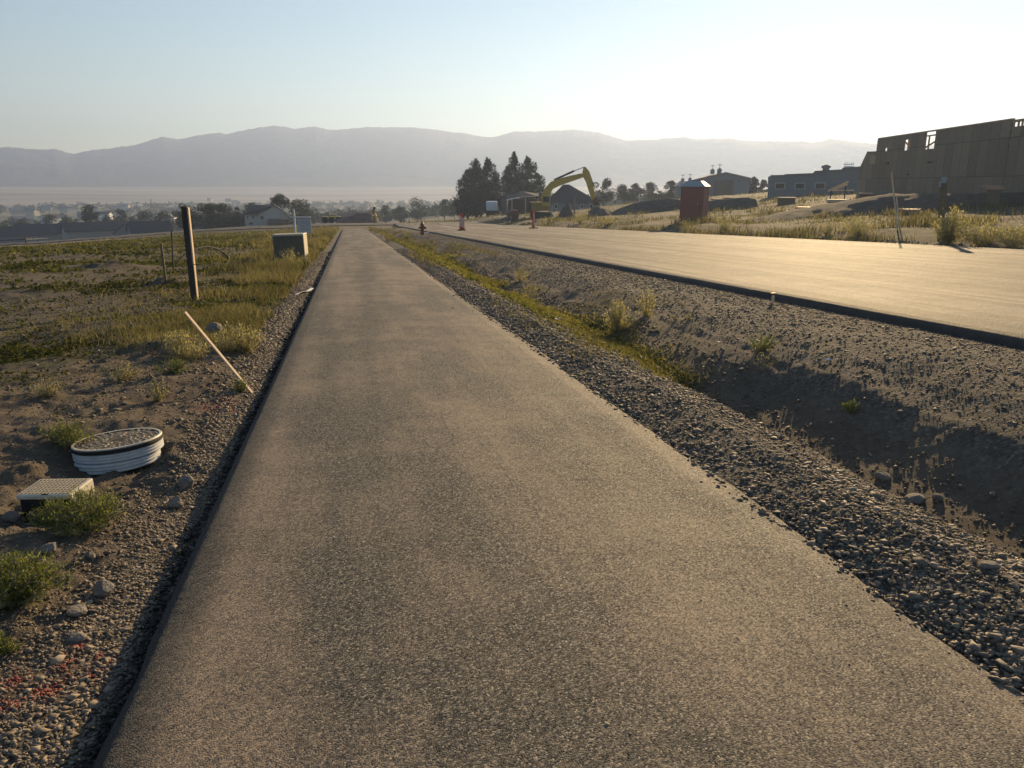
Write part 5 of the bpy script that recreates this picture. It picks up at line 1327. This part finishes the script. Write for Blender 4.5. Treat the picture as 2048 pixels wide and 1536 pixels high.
# thick leaning post with boxes, thin leaning stakes
f = Fr('utility_post', 1886, 0, 'thick leaning post with small boxes at its top beyond the road', 'post', basepx=478)
def tq(pts, r0, name, mat, n=8): 
    q = [(f.q(*p)[0], 0, f.q(*p)[1]) for p in pts]; return MB().tube(q, r0, n).build(name, mat, f.r, smooth=True)
k = f.k
m = MB(); m.bar(Vector((f.q(1881, 480)[0], 0, -.2)), Vector((f.q(1889, 360)[0], 0, f.q(1889, 360)[1])), 9 * k, .22, up=(0, 1, 0)); m.build('shaft', M_WOOD, f.r, bevel=.01)
m = MB(); m.bar(Vector((f.q(1876, 480)[0], .2, -.2)), Vector((f.q(1884, 372)[0], .2, f.q(1884, 372)[1])), 4 * k, .12, up=(0, 1, 0)); m.build('brace', M_WOOD, f.r)
m = MB(); boxq(f, m, 1883, 354, 1893, 366, -.12, .24, ch=.01); m.build('upper_box', M_GREYPL, f.r)
m = MB(); boxq(f, m, 1878, 363, 1884, 374, -.10, .2, ch=.01); m.build('lower_box', M_GREYPL, f.r)
for (b, t, wd_, lb) in [((1796, 460), (1783, 344), .06, 'longer thin leaning stake in front of the unfinished building'), ((1800, 455), (1793, 395), .05, 'shorter thin stake beside the longer leaning one'),
                        ((1542, 473), (1541, 462), .05, 'tiny stake at the far road edge below the long building')]:
    f = Fr('thin_stake', b[0], 0, lb, 'stake', 'thin stakes beyond the road', basepx=b[1])
    m = MB(); q = f.q(*t); m.bar((0, 0, -.1), (q[0], 0, q[1]), wd_, .03, up=(0, 1, 0)); m.build('shaft', M_LATH, f.r)
# lumber piles
def lumber(px0, py0, px1, D, label, rows=3, mat=M_STUD, turn=0, h_=.12, scrap=False):
    cx = (px0 + px1) / 2; p = ground(cx, D); L = (px1 - px0) * D / FPX; zt = onray(cx, py0, D).z
    p.z = zt - rows * h_ - .02; g = random.Random(int(px0)); az_ = math.atan2(p.x, p.y)
    r_ = empty('lumber_pile', p, -az_ + turn, label, 'lumber', 'lumber piles on the building site')
    gz = float(H(p.x, p.y)); dz = max(.1, p.z - gz + .1)
    MB().box((0, .05, -dz / 2 - .005), (L * .9, 1.0, dz)).build('lower_stack', M_WOOD, r_)
    for r in range(rows):
        m = MB()
        for j in range(6): m.box((g.gauss(0, .12), -.55 + j * .2, (r + .5) * h_), (L * g.uniform(.88, 1), .17, h_ * .9))
        m.build('plank_layer', mat, r_)
    return r_
M_PINKL = simple('pinkish_lumber', (.55, .33, .22), .7, .12, 8, .1)
lumber(1597, 413, 1637, 62, 'pinkish lumber pile nearest the road', 3, M_PINKL)
lumber(1638, 413, 1656, 63, 'short pale lumber pile touching the pinkish one', 3, M_LATH)
lumber(1580, 421, 1612, 60, 'low scattered boards in front of the pinkish lumber pile', 1, M_LATH)
lumber(1658, 398, 1692, 72, 'pale boards stacked left of the unfinished building', 2, M_LATH)
lumber(1720, 385, 1740, 76, 'flat boards lying at the left corner of the unfinished building', 1, M_LATH)
lumber(1814, 417, 1838, 52, 'pinkish lumber pile right of the thin leaning stakes', 2, M_PINKL)
lumber(1975, 370, 1996, 56, 'pinkish boards leaning low on the wall of the unfinished building', 2, M_PINKL)
lumber(1556, 394, 1590, 90, 'long thin reddish boards in front of the long building', 1, M_PINKL)
lumber(1402, 399, 1417, 100, 'short bright boards just right of the portable toilet', 1, M_LATH)
lumber(1424, 397, 1440, 100, 'pinkish boards between toilet and barn end', 1, M_PINKL)
lumber(1448, 394, 1480, 102, 'longest bright boards lying in front of the barn', 1, M_LATH)
f = Fr('ramp_boards', 1680, 88, 'two long pale boards sloping up beside the long building', 'boards')
for (a, b, nm) in (((1656, 382), (1697, 363), 'board'), ((1665, 381), (1695, 368), 'board')):
    A = f.q(*a); B = f.q(*b); MB().bar((A[0], 0, A[1]), (B[0], 0, B[1]), .2, .09, up=(0, 1, 0)).build(nm, M_LATH, f.r)
A = f.q(1664, 381); B = f.q(1708, 380.5); MB().bar((A[0], .2, A[1]), (B[0], .2, B[1]), .2, .07).build('board', M_LATH, f.r)
for px in (1662, 1692): 
    A = f.q(px, 380 if px < 1670 else 366); MB().box((A[0], .1, A[1] / 2 - .3), (.12, .12, A[1] + .4)).build('trestle', M_DWOOD, f.r)
# ---------------------------------------------------------------- haze: one closed box of even air
def haze():
    mt = bpy.data.materials.new('haze_air'); mt.use_nodes = True; t = mt.node_tree; t.nodes.clear()
    o = t.nodes.new('ShaderNodeOutputMaterial'); v = t.nodes.new('ShaderNodeVolumePrincipled')
    v.inputs['Color'].default_value = (.46, .60, .96, 1); v.inputs['Density'].default_value = HAZE_D; v.inputs['Anisotropy'].default_value = HAZE_G
    t.links.new(v.outputs[0], o.inputs['Volume'])
    h = MB().box((0, 0, 120), (7960, 7960, 316)).build('haze', mt)
    tag(h, kind='stuff')
haze()
